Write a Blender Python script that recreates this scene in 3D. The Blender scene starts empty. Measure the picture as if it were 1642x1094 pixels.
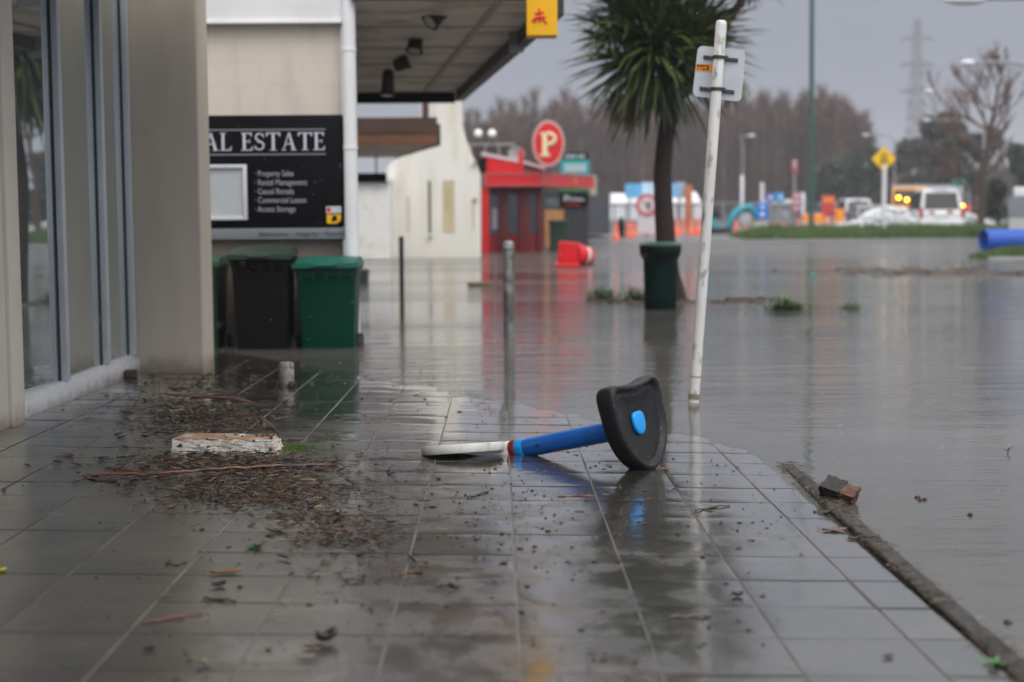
import bpy, bmesh, math, random
from mathutils import Vector, Matrix, noise
S = bpy.context.scene
random.seed(7)
R_ = math.radians
# ------------------------------------------------------------------ camera
FPX, CX, CY, CAMH = 2485.0, 821.0, 547.0, 1.2
def cam_axes(yaw, pitch, roll):
    y, p, r = R_(yaw), R_(pitch), R_(roll)
    F = Vector((math.sin(y)*math.cos(p), math.cos(y)*math.cos(p), -math.sin(p)))
    R = Vector((math.cos(y), -math.sin(y), 0)); U = R.cross(F)
    return R*math.cos(r)+U*math.sin(r), U*math.cos(r)-R*math.sin(r), F
CR, CU, CF = cam_axes(0.52, 4.716, -0.4)
CO = Vector((0, 0, CAMH))
cd = bpy.data.cameras.new('camera'); cam = bpy.data.objects.new('camera', cd); S.collection.objects.link(cam)
cam.matrix_world = Matrix(((CR.x, CU.x, -CF.x, 0), (CR.y, CU.y, -CF.y, 0), (CR.z, CU.z, -CF.z, CAMH), (0, 0, 0, 1)))
cd.sensor_width = 36; cd.lens = FPX*36/1642; cd.clip_start = 0.05; cd.clip_end = 3000
cd.dof.use_dof = True; cd.dof.focus_distance = 7.25; cd.dof.aperture_fstop = 1.8
S.camera = cam
# ------------------------------------------------------------------ world, sun, exposure
SUN_EL, SUN_AZ = R_(50), R_(150)      # broad glow high behind the camera to the right
w = bpy.data.worlds.new('World'); S.world = w; w.use_nodes = True
nt = w.node_tree; N = nt.nodes; L = nt.links; N.clear()
def nn(t, **k):
    n = N.new(t)
    for a, v in k.items(): setattr(n, a, v)
    return n
def wmath(op, a, b=None, c=None, clamp=False):
    m = nn('ShaderNodeMath', operation=op, use_clamp=clamp)
    for i, x in enumerate((a, b, c)):
        if x is None: continue
        if isinstance(x, (int, float)): m.inputs[i].default_value = x
        else: L.new(x, m.inputs[i])
    return m.outputs[0]
tc = nn('ShaderNodeTexCoord'); sx = nn('ShaderNodeSeparateXYZ'); L.new(tc.outputs['Generated'], sx.inputs[0])
mp = nn('ShaderNodeMapping'); mp.inputs['Scale'].default_value = (1.2, 1.2, 3.2); L.new(tc.outputs['Generated'], mp.inputs[0])
nz = nn('ShaderNodeTexNoise'); nz.inputs['Scale'].default_value = 1.6; nz.inputs['Detail'].default_value = 4; L.new(mp.outputs[0], nz.inputs[0])
up = nn('ShaderNodeMapRange', interpolation_type='SMOOTHSTEP'); L.new(sx.outputs['Z'], up.inputs[0])
for i, v in ((1, 0.06), (2, 0.85), (3, 0.0), (4, 1.4)): up.inputs[i].default_value = v
back = nn('ShaderNodeMapRange', interpolation_type='SMOOTHSTEP'); L.new(sx.outputs['Y'], back.inputs[0])
for i, v in ((1, 0.55), (2, -0.9), (3, 0.0), (4, 1.0)): back.inputs[i].default_value = v
lum = wmath('ADD', wmath('ADD', up.outputs[0], back.outputs[0]), 0.312)
cl = wmath('MULTIPLY_ADD', nz.outputs['Fac'], 0.34, 0.83)
lum = wmath('MULTIPLY', lum, cl)
hz = nn('ShaderNodeMapRange'); L.new(sx.outputs['Z'], hz.inputs[0])
for i, v in ((1, 0.0), (2, 0.5), (3, 0.0), (4, 1.0)): hz.inputs[i].default_value = v
cm = nn('ShaderNodeMix', data_type='RGBA'); L.new(hz.outputs[0], cm.inputs[0])
cm.inputs[6].default_value = (0.86, 0.97, 1.24, 1); cm.inputs[7].default_value = (1.02, 1.0, 0.98, 1)
vm = nn('ShaderNodeVectorMath', operation='SCALE'); L.new(cm.outputs[2], vm.inputs[0]); L.new(lum, vm.inputs[3])
bg1 = nn('ShaderNodeBackground'); L.new(vm.outputs[0], bg1.inputs[0]); bg1.inputs[1].default_value = 0.95
sky = nn('ShaderNodeTexSky', sky_type='NISHITA'); sky.sun_disc = False; sky.sun_elevation = SUN_EL; sky.sun_rotation = SUN_AZ; sky.dust_density = 6; sky.air_density = 2
bg2 = nn('ShaderNodeBackground'); L.new(sky.outputs[0], bg2.inputs[0]); bg2.inputs[1].default_value = 0.006
ad = nn('ShaderNodeAddShader'); L.new(bg1.outputs[0], ad.inputs[0]); L.new(bg2.outputs[0], ad.inputs[1])
wo = nn('ShaderNodeOutputWorld'); L.new(ad.outputs[0], wo.inputs[0])
sl = bpy.data.lights.new('sun', 'SUN'); so = bpy.data.objects.new('sun', sl); S.collection.objects.link(so)
sl.energy = 0.9; sl.angle = R_(30); sl.color = (1, 0.97, 0.93)
sdir = Vector((math.sin(SUN_AZ)*math.cos(SUN_EL), math.cos(SUN_AZ)*math.cos(SUN_EL), math.sin(SUN_EL)))
so.rotation_euler = sdir.to_track_quat('Z', 'Y').to_euler()
S.view_settings.view_transform = 'Standard'; S.view_settings.look = 'None'; S.view_settings.exposure = -0.08; S.view_settings.gamma = 1
S.render.engine = 'CYCLES'; S.cycles.use_denoising = True; S.cycles.max_bounces = 8
S.cycles.volume_bounces = 0; S.cycles.sample_clamp_indirect = 6; S.cycles.caustics_reflective = False; S.cycles.caustics_refractive = False
# ------------------------------------------------------------------ pixel -> place helpers
def ray(u, v): return CF + CR*((u-CX)/FPX) - CU*((v-CY)/FPX)
def P(u, v, y): r = ray(u, v); return CO + r*(y/r.y)                 # point at distance y down the street
def G(u, v, z=0.0): r = ray(u, v); return CO + r*((z-CAMH)/r.z)       # point on a level plane
PA, PC, PB = .103, .0175, .0105                                       # footpath: falls to the kerb and down the street
def pz(x, y): return PA - PC*x - PB*y
def Gp(u, v):
    r = ray(u, v); return CO + r*((PA-CAMH)/(r.z+PC*r.x+PB*r.y))
# ------------------------------------------------------------------ materials
def mat(name, col, rough=0.6, metal=0.0, var=0.0, vscale=4.0, vstretch=(1, 1, 1), bump=0.0, bscale=40.0, col2=None, c2scale=3.0, c2lo=.5, c2hi=.62,
        coat=0.0, coat_r=0.1, emit=None, estr=0.0, spec=0.5, ior=1.5, bstretch=(1, 1, 1), bdist=.01, bdetail=4, vcol=None, rvar=0.0, trans=0.0, alpha=1.0, coords='Object'):
    m = bpy.data.materials.new(name); m.use_nodes = True
    t = m.node_tree; n = t.nodes; l = t.links; b = n['Principled BSDF']
    b.inputs['Base Color'].default_value = (*col, 1); b.inputs['Roughness'].default_value = rough
    b.inputs['Metallic'].default_value = metal; b.inputs['Specular IOR Level'].default_value = spec; b.inputs['IOR'].default_value = ior
    b.inputs['Coat Weight'].default_value = coat; b.inputs['Coat Roughness'].default_value = coat_r
    if trans: b.inputs['Transmission Weight'].default_value = trans
    if emit: b.inputs['Emission Color'].default_value = (*emit, 1); b.inputs['Emission Strength'].default_value = estr
    tcn = n.new('ShaderNodeTexCoord')
    def noi(scale, stretch, detail=4):
        mpn = n.new('ShaderNodeMapping'); mpn.inputs['Scale'].default_value = stretch; l.new(tcn.outputs[coords], mpn.inputs[0])
        q = n.new('ShaderNodeTexNoise'); q.inputs['Scale'].default_value = scale; q.inputs['Detail'].default_value = detail; l.new(mpn.outputs[0], q.inputs[0]); return q.outputs['Fac']
    src = None
    if col2:
        mr = n.new('ShaderNodeMapRange'); mr.inputs[1].default_value = c2lo; mr.inputs[2].default_value = c2hi; l.new(noi(c2scale, vstretch, 6), mr.inputs[0])
        mx = n.new('ShaderNodeMix'); mx.data_type = 'RGBA'; l.new(mr.outputs[0], mx.inputs[0]); mx.inputs[6].default_value = (*col, 1); mx.inputs[7].default_value = (*col2, 1); src = mx.outputs[2]
    if vcol:
        at = n.new('ShaderNodeAttribute'); at.attribute_name = vcol
        mx = n.new('ShaderNodeMix'); mx.data_type = 'RGBA'; mx.blend_type = 'MULTIPLY'; mx.inputs[0].default_value = 1
        if src: l.new(src, mx.inputs[6])
        else: mx.inputs[6].default_value = (*col, 1)
        l.new(at.outputs['Color'], mx.inputs[7]); src = mx.outputs[2]
    if var:
        mr = n.new('ShaderNodeMapRange'); mr.inputs[1].default_value = .3; mr.inputs[2].default_value = .7; mr.inputs[3].default_value = 1-var; mr.inputs[4].default_value = 1+var
        l.new(noi(vscale, vstretch), mr.inputs[0])
        vmn = n.new('ShaderNodeVectorMath'); vmn.operation = 'SCALE'
        if src: l.new(src, vmn.inputs[0])
        else: vmn.inputs[0].default_value = col
        l.new(mr.outputs[0], vmn.inputs[3]); src = vmn.outputs[0]
    if src: l.new(src, b.inputs['Base Color'])
    if rvar:
        mr = n.new('ShaderNodeMapRange'); mr.inputs[1].default_value = .35; mr.inputs[2].default_value = .65; mr.inputs[3].default_value = max(.02, rough-rvar); mr.inputs[4].default_value = rough+rvar
        l.new(noi(vscale*1.7, vstretch), mr.inputs[0]); l.new(mr.outputs[0], b.inputs['Roughness'])
    if bump:
        bn = n.new('ShaderNodeBump'); bn.inputs['Strength'].default_value = bump; bn.inputs['Distance'].default_value = bdist
        l.new(noi(bscale, bstretch, bdetail), bn.inputs['Height']); l.new(bn.outputs[0], b.inputs['Normal'])
        if coat: l.new(bn.outputs[0], b.inputs['Coat Normal'])
    return m
# ------------------------------------------------------------------ mesh builder
class MB:
    def __init__(s): s.v = []; s.f = []; s.m = []; s.c = []
    def add(s, vs, fs, mi=0, col=None):
        o = len(s.v); s.v += [tuple(x) for x in vs]
        for q in fs: s.f.append([i+o for i in q]); s.m.append(mi); s.c.append(col)
        return s
    def box(s, c, d, rz=0, mi=0, M=None):
        c = Vector(c); vs = []
        for i in (-1, 1):
            for j in (-1, 1):
                for k in (-1, 1):
                    p = Vector((i*d[0]/2, j*d[1]/2, k*d[2]/2))
                    p = (M @ p) if M else Matrix.Rotation(rz, 3, 'Z') @ p
                    vs.append(c+p)
        return s.add(vs, [(0, 1, 3, 2), (4, 6, 7, 5), (0, 4, 5, 1), (2, 3, 7, 6), (0, 2, 6, 4), (1, 5, 7, 3)], mi)
    def span(s, a, b, mi=0):    # box between two corners
        return s.box([(a[i]+b[i])/2 for i in range(3)], [abs(b[i]-a[i]) for i in range(3)], 0, mi)
    def prism(s, poly, ext, mi=0):
        n = len(poly); a = [Vector(p) for p in poly]; e = Vector(ext)
        return s.add(a+[p+e for p in a], [list(range(n))[::-1], [n+i for i in range(n)]]+[(i, (i+1) % n, n+(i+1) % n, n+i) for i in range(n)], mi)
    def tube(s, pts, rad, seg=8, mi=0, cap=True, flat=1.0):
        pts = [Vector(p) for p in pts]
        if isinstance(rad, (int, float)): rad = [rad]*len(pts)
        vs = []; ref = None
        for i, p in enumerate(pts):
            d = (pts[min(i+1, len(pts)-1)]-pts[max(i-1, 0)]).normalized()
            if ref is None: ref = Vector((0, 0, 1)) if abs(d.z) < .9 else Vector((1, 0, 0))
            x = d.cross(ref).normalized(); y = x.cross(d).normalized(); ref = y
            for k in range(seg):
                a = 2*math.pi*k/seg; vs.append(p+(x*math.cos(a)+y*math.sin(a)*flat)*rad[i])
        fs = []
        for i in range(len(pts)-1):
            for k in range(seg):
                k2 = (k+1) % seg; fs.append((i*seg+k, i*seg+k2, (i+1)*seg+k2, (i+1)*seg+k))
        if cap: fs += [list(range(seg))[::-1], [(len(pts)-1)*seg+k for k in range(seg)]]
        return s.add(vs, fs, mi)
    def lathe(s, prof, c, seg=24, mi=0, M=None, sq=None):
        c = Vector(c); vs = []
        for (r, z) in prof:
            for k in range(seg):
                a = 2*math.pi*k/seg; x, y = math.cos(a), math.sin(a)
                if sq: q = (abs(x)**sq+abs(y)**sq)**(-1/sq); x *= q; y *= q
                p = Vector((r*x, r*y, z)); vs.append(c+(M @ p if M else p))
        fs = []
        for i in range(len(prof)-1):
            for k in range(seg):
                k2 = (k+1) % seg; fs.append((i*seg+k, i*seg+k2, (i+1)*seg+k2, (i+1)*seg+k))
        if prof[0][0] > 1e-5: fs.append(list(range(seg))[::-1])
        if prof[-1][0] > 1e-5: fs.append([(len(prof)-1)*seg+k for k in range(seg)])
        return s.add(vs, fs, mi)
    def ell(s, c, r, seg=10, rings=6, mi=0, M=None, jit=0):
        c = Vector(c); vs = []
        for i in range(rings+1):
            t = math.pi*i/rings
            for k in range(seg):
                a = 2*math.pi*k/seg; p = Vector((r[0]*math.sin(t)*math.cos(a), r[1]*math.sin(t)*math.sin(a), r[2]*math.cos(t)))
                if jit: p *= 1+random.uniform(-jit, jit)
                vs.append(c+(M @ p if M else p))
        fs = [(i*seg+k, (i+1)*seg+k, (i+1)*seg+(k+1) % seg, i*seg+(k+1) % seg) for i in range(rings) for k in range(seg)]
        return s.add(vs, fs, mi)
    def build(s, name, mats, parent=None, bevel=0, smooth=None, bseg=2, loc=None):
        me = bpy.data.meshes.new(name); me.from_pydata(s.v, [], s.f)
        if not isinstance(mats, (list, tuple)): mats = [mats]
        for m in mats: me.materials.append(m)
        me.polygons.foreach_set('material_index', s.m)
        if any(c is not None for c in s.c):
            ca = me.color_attributes.new('tint', 'FLOAT_COLOR', 'CORNER'); arr = []
            for p, c in zip(me.polygons, s.c):
                c = c or (1, 1, 1)
                for _ in range(p.loop_total): arr += [c[0], c[1], c[2], 1]
            ca.data.foreach_set('color', arr)
        bm = bmesh.new(); bm.from_mesh(me)
        bmesh.ops.remove_doubles(bm, verts=bm.verts, dist=1e-6) if len(s.f) < 20000 else None
        if bevel:
            bmesh.ops.recalc_face_normals(bm, faces=bm.faces)
            bmesh.ops.bevel(bm, geom=[e for e in bm.edges if len(e.link_faces) == 2 and e.calc_face_angle(0) > .5], offset=bevel, segments=bseg, affect='EDGES', profile=.6, clamp_overlap=True)
        elif len(s.f) < 20000: bmesh.ops.recalc_face_normals(bm, faces=bm.faces)
        bm.to_mesh(me); bm.free()
        if smooth is not None or bevel:
            me.polygons.foreach_set('use_smooth', [True]*len(me.polygons)); me.set_sharp_from_angle(angle=R_(smooth or 40))
        o = bpy.data.objects.new(name, me); S.collection.objects.link(o)
        if parent: o.parent = parent; o.matrix_parent_inverse = Matrix.Translation(-parent.location) @ Matrix.Identity(4) if False else parent.matrix_basis.inverted()
        return o
def thing(name, label, cat, loc=(0, 0, 0), group=None, rz=0):
    o = bpy.data.objects.new(name, None); S.collection.objects.link(o); o.location = loc; o.rotation_euler = (0, 0, rz); o.empty_display_size = .2
    o['label'] = label; o['category'] = cat
    if group: o['group'] = group
    return o
def tag(o, label, cat=None, group=None, kind=None):
    o['label'] = label
    if cat: o['category'] = cat
    if group: o['group'] = group
    if kind: o['kind'] = kind
    return o
def struct(o, kind='structure', label=None):
    o['kind'] = kind
    if label: o['label'] = label
    return o
def copy_thing(src, loc, rz=0, label=None, scale=None):
    r = src.copy(); S.collection.objects.link(r); r.location = loc; r.rotation_euler = (0, 0, rz)
    if scale: r.scale = scale if isinstance(scale, (tuple, list)) else (scale,)*3
    if label: r['label'] = label
    def rec(a, b):
        for ch in a.children:
            c = ch.copy(); S.collection.objects.link(c); c.parent = b; rec(ch, c)
    rec(src, r); return r
def text(body, size, m, parent, loc, name='lettering', align='LEFT', ext=.002, shear=0, rot=(R_(90), 0, 0), sx=1.0):
    c = bpy.data.curves.new(name, 'FONT'); c.body = body; c.size = size; c.align_x = align; c.extrude = ext; c.shear = shear; c.resolution_u = 3
    t = bpy.data.objects.new(name, c); S.collection.objects.link(t)
    dg = bpy.context.evaluated_depsgraph_get(); me = bpy.data.meshes.new_from_object(t.evaluated_get(dg)); bpy.data.objects.remove(t)
    me.transform(Matrix.Translation(loc) @ Matrix.Rotation(rot[2], 4, 'Z') @ Matrix.Rotation(rot[0], 4, 'X') @ Matrix.Diagonal((sx, 1, 1, 1)))
    me.materials.clear(); me.materials.append(m)
    o = bpy.data.objects.new(name, me); S.collection.objects.link(o)
    if parent: o.parent = parent; o.matrix_parent_inverse = parent.matrix_basis.inverted()
    return o
# shared materials
M = {}
M['cream'] = mat('cream_render', (.46, .41, .34), .75, var=.08, vscale=2.2, vstretch=(1.5, 1.5, .4), col2=(.40, .345, .27), c2scale=1.6, c2lo=.5, c2hi=.75, bump=.25, bscale=90, bdist=.002)
M['cream_edge'] = mat('cream_trim', (.62, .58, .50), .6, var=.04)
M['alu'] = mat('aluminium', (.50, .52, .55), .42, .3, var=.05)
M['alu_pale'] = mat('pale_aluminium', (.62, .63, .66), .4, .2, var=.06, vscale=8)
M['gasket'] = mat('rubber', (.012, .012, .013), .6)
M['glass'] = mat('shop_glass', (.62, .68, .68), .012, metal=.88)
M['white'] = mat('white_paint', (.72, .72, .73), .5, var=.05, vscale=3)
M['white_dirty'] = mat('weathered_white', (.70, .69, .66), .5, col2=(.5, .47, .4), c2scale=5, var=.05, c2lo=.55, c2hi=.8)
M['black'] = mat('black_panel', (.004, .004, .005), .4, var=.1, spec=.12)
M['dark'] = mat('dark_steel', (.03, .03, .032), .5, var=.2)
M['grey'] = mat('grey_metal', (.25, .26, .27), .5, var=.1)
M['silver_text'] = mat('silver_letter', (.55, .56, .62), .4)
M['brown'] = mat('brown_timber', (.17, .075, .04), .6, var=.25, vscale=2, vstretch=(1, 1, 12))
M['dkbrown'] = mat('dark_brown_timber', (.07, .035, .025), .6, var=.25, vscale=2)
M['red'] = mat('red_paint', (.60, .004, .006), .35, var=.08)
M['shaded_red'] = mat('shaded_red_paint', (.15, .004, .007), .4, var=.15)  # shop red darkened: shade under the canopy overhang put into the colour
M['yellow'] = mat('yellow_plastic', (.85, .45, .0), .4, var=.04)
M['orange'] = mat('orange_plastic', (1.0, .10, .02), .45, var=.06)
M['refl'] = mat('reflective_band', (.75, .72, .72), .3)
M['bark'] = mat('bark', (.06, .035, .028), .85, var=.3, vscale=8, bump=.7, bscale=30, bstretch=(1, 1, .3), bdist=.02)
M['steelpost'] = mat('galvanised', (.30, .31, .30), .45, .3, var=.25, vscale=14, col2=(.16, .15, .12), c2scale=8)

def tide_line(m, z0, z1, col):
    n = m.node_tree.nodes; l = m.node_tree.links; b = n['Principled BSDF']; g = n.new('ShaderNodeNewGeometry'); sp = n.new('ShaderNodeSeparateXYZ'); l.new(g.outputs['Position'], sp.inputs[0])
    q = n.new('ShaderNodeTexNoise'); q.inputs['Scale'].default_value = 9; q.inputs['Detail'].default_value = 6; l.new(g.outputs['Position'], q.inputs[0])
    ma = n.new('ShaderNodeMath'); ma.operation = 'MULTIPLY_ADD'; l.new(q.outputs['Fac'], ma.inputs[0]); ma.inputs[1].default_value = -.16; l.new(sp.outputs['Z'], ma.inputs[2])
    r = n.new('ShaderNodeMapRange'); l.new(ma.outputs[0], r.inputs[0]); r.inputs[1].default_value = z0-.08; r.inputs[2].default_value = z1-.08; r.inputs[3].default_value = .75; r.inputs[4].default_value = 0
    mx = n.new('ShaderNodeMix'); mx.data_type = 'RGBA'; l.new(r.outputs[0], mx.inputs[0]); src = b.inputs['Base Color'].links[0].from_socket; l.new(src, mx.inputs[6]); mx.inputs[7].default_value = (*col, 1); l.new(mx.outputs[2], b.inputs['Base Color'])
tide_line(M['cream'], .04, .17, (.16, .12, .08)); tide_line(M['cream_edge'], .06, .17, (.20, .16, .11)); tide_line(M['alu_pale'], .04, .12, (.22, .19, .15))
# ================================================================== ground, footpath, water
gm = mat('wet_asphalt', (.10, .10, .105), .32, var=.2, vscale=.4, bump=.3, bscale=30, bdist=.004, rvar=.15, coords='Object')
b = MB(); ys = [-30, 10, 40, 52, 60, 66, 72, 90, 130, 200, 400, 1500]
zs = [-.4, -.4, -.4, -.25, -.08, .035, .05, .06, .08, .1, .1, .1]
xs = [-900, -60, -8, 0, 10, 25, 60, 900]
vs = [(x, y, z) for y, z in zip(ys, zs) for x in xs]; nx = len(xs)
b.add(vs, [(j*nx+i, j*nx+i+1, (j+1)*nx+i+1, (j+1)*nx+i) for j in range(len(ys)-1) for i in range(nx-1)])
struct(b.build('ground', gm), label='wet grey asphalt road rising out of the flood')

# paved footpath
pm = bpy.data.materials.new('wet_paving'); pm.use_nodes = True
t = pm.node_tree; n = t.nodes; l = t.links; bs = n['Principled BSDF']
tcn = n.new('ShaderNodeTexCoord'); ge = n.new('ShaderNodeNewGeometry'); sp = n.new('ShaderNodeSeparateXYZ'); l.new(ge.outputs['Position'], sp.inputs[0])
def pn(scale, stretch=(1, 1, 1), detail=5):
    m_ = n.new('ShaderNodeMapping'); m_.inputs['Scale'].default_value = stretch; l.new(tcn.outputs['Object'], m_.inputs[0])
    q = n.new('ShaderNodeTexNoise'); q.inputs['Scale'].default_value = scale; q.inputs['Detail'].default_value = detail; l.new(m_.outputs[0], q.inputs[0]); return q.outputs['Fac']
def mr(x, a, b_, c, d, smooth=False):
    q = n.new('ShaderNodeMapRange')
    if smooth: q.interpolation_type = 'SMOOTHSTEP'
    l.new(x, q.inputs[0])
    for i, v in enumerate((a, b_, c, d)): q.inputs[i+1].default_value = v
    return q.outputs[0]
def mm(op, a, b_):
    q = n.new('ShaderNodeMath'); q.operation = op
    for i, x in enumerate((a, b_)):
        if isinstance(x, (int, float)): q.inputs[i].default_value = x
        else: l.new(x, q.inputs[i])
    return q.outputs[0]
at = n.new('ShaderNodeAttribute'); at.attribute_name = 'tint'
mx = n.new('ShaderNodeMix'); mx.data_type = 'RGBA'; l.new(mr(pn(2.2), .38, .68, 0, 1), mx.inputs[0])
mx.inputs[6].default_value = (.036, .034, .029, 1); mx.inputs[7].default_value = (.072, .064, .052, 1)
mu = n.new('ShaderNodeMix'); mu.data_type = 'RGBA'; mu.blend_type = 'MULTIPLY'; mu.inputs[0].default_value = 1; l.new(mx.outputs[2], mu.inputs[6]); l.new(at.outputs['Color'], mu.inputs[7])
sc_ = n.new('ShaderNodeVectorMath'); sc_.operation = 'SCALE'; mud = n.new('ShaderNodeMix'); mud.data_type = 'RGBA'; l.new(mr(sp.outputs['Z'], .007, -.001, 0, 1, True), mud.inputs[0]); l.new(mu.outputs[2], mud.inputs[6]); mud.inputs[7].default_value = (.10, .09, .078, 1)
l.new(mud.outputs[2], sc_.inputs[0]); l.new(mm('MULTIPLY', mr(pn(60, detail=3), .3, .7, .75, 1.25), mr(pn(9, (1, 7, 1), 5), .3, .7, .75, 1.25)), sc_.inputs[3])
l.new(sc_.outputs[0], bs.inputs['Base Color'])
wet = mr(mm('ADD', sp.outputs['Z'], mr(pn(1.6), .3, .7, -.022, .022)), .052, .020, 0, 1, True)      # low places hold a film of water
puddle = mr(mm('ADD', pn(7, (1, .8, 1), 9), mr(sp.outputs['X'], -1.0, .5, -.07, .08)), .42, .62, 0, 1, True)
film = mm('MAXIMUM', wet, mm('MULTIPLY', puddle, mr(sp.outputs['X'], -1.0, .15, .25, 1)))
l.new(mm('MULTIPLY_ADD', film, -.12), bs.inputs['Roughness'])
n[bs.inputs['Roughness'].links[0].from_node.name].inputs[2].default_value = .30
bs.inputs['Coat Weight'].default_value = 1; bs.inputs['Coat IOR'].default_value = 1.36
cr = n.new('ShaderNodeMath'); cr.operation = 'MULTIPLY_ADD'; l.new(film, cr.inputs[0]); cr.inputs[1].default_value = -.20; cr.inputs[2].default_value = .27; l.new(cr.outputs[0], bs.inputs['Coat Roughness'])
bn = n.new('ShaderNodeBump'); bn.inputs['Distance'].default_value = .0035; l.new(mm('ADD', pn(45, (1, 1, 1), 5), mm('MULTIPLY', pn(8, (1, 1, 1), 3), 1.5)), bn.inputs['Height'])
l.new(mm('SUBTRACT', .34, mm('MULTIPLY', film, .24)), bn.inputs['Strength'])
l.new(bn.outputs[0], bs.inputs['Normal']); l.new(bn.outputs[0], bs.inputs['Coat Normal'])
joint_m = mat('paving_joint', (.12, .115, .105), .5, var=.6, vscale=5, coat=.5, coat_r=.25, bump=.4, bscale=60, bdist=.003)

TS = .3525; TX0 = .05; TY0 = 4.115; gap = .006
b = MB(); K = 8
def wob(x, y): return .0016*noise.noise(Vector((x*5, y*5, 0)))+.0022*noise.noise(Vector((x*1.1, y*1.1, 3)))
for i in range(-9, 4):
    for j in range(-6, 32):
        x0 = TX0+i*TS+.0042; x1 = TX0+(i+1)*TS-.0042; y0 = TY0+j*TS+.0022; y1 = TY0+(j+1)*TS-.0022
        if i == 3: x1 = 1.268
        if x1 < x0+.03: continue
        r = random.Random(i*91+j*17)
        dz = r.uniform(-.0009, .0009); tx = r.uniform(-.0018, .0018); ty = r.uniform(-.0018, .0018)
        g = r.uniform(.86, 1.12); col = (g*r.uniform(.98, 1.04), g, g*r.uniform(.95, 1.02))
        vv = []; kk = K if 4 < y0 < 13 else 3
        for a in range(kk+1):
            for c in range(kk+1):
                x = x0+(x1-x0)*c/kk; y = y0+(y1-y0)*a/kk
                e = .0009 if (a in (0, kk) or c in (0, kk)) else 0
                vv.append((x, y, pz(x, y)+dz+tx*(x-x0)+ty*(y-y0)+wob(x, y)-e))
        q = kk+1
        ff = [(a*q+c, a*q+c+1, (a+1)*q+c+1, (a+1)*q+c) for a in range(kk) for c in range(kk)]
        b.add(vv, ff, 0, col)
        # tile sides
        for (p, s_) in (((x0, y0), (x1, y0)), ((x1, y0), (x1, y1)), ((x1, y1), (x0, y1)), ((x0, y1), (x0, y0))):
            za = pz(*p)-.0015; zb = pz(*s_)-.0015
            b.add([(*p, za+.001), (*s_, zb+.001), (*s_, zb-.03), (*p, za-.03)], [(0, 1, 2, 3)], 0, col)
bed = []
for (x, y) in ((-3.3, 1.8), (1.272, 1.8), (1.272, 15.5), (-3.3, 15.5)): bed.append((x, y, pz(x, y)-.0042))
XJ = TX0-TS*2.5
for mi_, (xa_, xb_) in ((1, (XJ, 1.272)), (2, (-3.3, XJ))): b.add([(x, y, pz(x, y)-.0042) for (x, y) in ((xa_, 1.8), (xb_, 1.8), (xb_, 15.5), (xa_, 15.5))], [(0, 1, 2, 3)], mi_)
pale_j = mat('pale_grout', (.20, .19, .17), .5, var=.5, vscale=4, coat=.3, coat_r=.3, bump=.4, bscale=60, bdist=.003)
pv = b.build('footpath', [pm, joint_m, pale_j], smooth=30); struct(pv, label='wet grey square paving slabs of the footpath')
# kerb
km = mat('kerb_stone', (.050, .049, .046), .5, var=.5, vscale=30, bump=1, bscale=110, bdist=.008, spec=.3, col2=(.018, .016, .012), c2scale=12, c2lo=.42, c2hi=.6)
b = MB(); y = 1.9
while y < 12:
    y2 = y+.9; xl = 1.285+(y-3.7)*.014; xr = xl+.070
    xl2 = 1.285+(y2-3.7)*.014; xr2 = xl2+.070
    z0 = pz(1.3, y)+.004+random.uniform(-.002, .002); z1 = pz(1.3, y2)+.003
    k = 14; vv = []
    for a in range(k+1):
        f_ = a/k; yy = y+.004+(y2-.008-y)*f_; zz = z0+(z1-z0)*f_-.012*max(0, yy-6.7); L_ = xl+(xl2-xl)*f_; R2 = xr+(xr2-xr)*f_
        w1 = .005*noise.noise(Vector((yy*9, 1, 0))); w2 = .006*noise.noise(Vector((yy*9, 5, 0)))
        for (x, z) in ((L_+w1, zz-.12), (L_+w1, zz-.006), (L_+.006+w1, zz), ((L_+R2)/2, zz+.001), (R2-.008+w2, zz), (R2+w2, zz-.008), (R2+.01, zz-.3)):
            vv.append((x, yy, z+.0035*noise.noise(Vector((x*50, yy*30, 2)))+.003*noise.noise(Vector((x*15, yy*9, 4)))))
    b.add(vv, [(a*7+c, a*7+c+1, (a+1)*7+c+1, (a+1)*7+c) for a in range(k) for c in range(6)]+[tuple(range(7)), tuple(k*7+i for i in range(7))])
    y = y2
struct(b.build('kerb', km, smooth=28), label='dark wet stone kerb just above the flood')

# flood water
wm = bpy.data.materials.new('flood_water'); wm.use_nodes = True
t = wm.node_tree; n = t.nodes; l = t.links; bs = n['Principled BSDF']; tcn = n.new('ShaderNodeTexCoord')
bs.inputs['IOR'].default_value = 1.34; bs.inputs['Specular IOR Level'].default_value = .5
mx = n.new('ShaderNodeMix'); mx.data_type = 'RGBA'; l.new(mr(pn(.5, (.5, 1.4, 1)), .4, .65, 0, 1), mx.inputs[0])
mx.inputs[6].default_value = (.078, .074, .067, 1); mx.inputs[7].default_value = (.112, .103, .091, 1); l.new(mx.outputs[2], bs.inputs['Base Color'])
patch = mr(pn(.22, (.35, 1.3, 1), 3), .42, .60, 0, 1, True)
gw = n.new('ShaderNodeNewGeometry'); sw = n.new('ShaderNodeSeparateXYZ'); l.new(gw.outputs['Position'], sw.inputs[0]); farw = mr(sw.outputs['Y'], 22, 48, 0, 1, True)
l.new(mm('ADD', mm('ADD', mm('MULTIPLY', patch, .05), .02), mm('MULTIPLY', farw, .20)), bs.inputs['Roughness'])
h1 = pn(6, (.8, 2.6, 1), 3); h2 = pn(28, (.7, 2.2, 1), 2); h3 = pn(1.5, (.5, 2.0, 1), 2)
hh = mm('ADD', mm('ADD', mm('MULTIPLY', h1, 1.0), mm('MULTIPLY', h2, .22)), mm('MULTIPLY', h3, 2.6))
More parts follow.
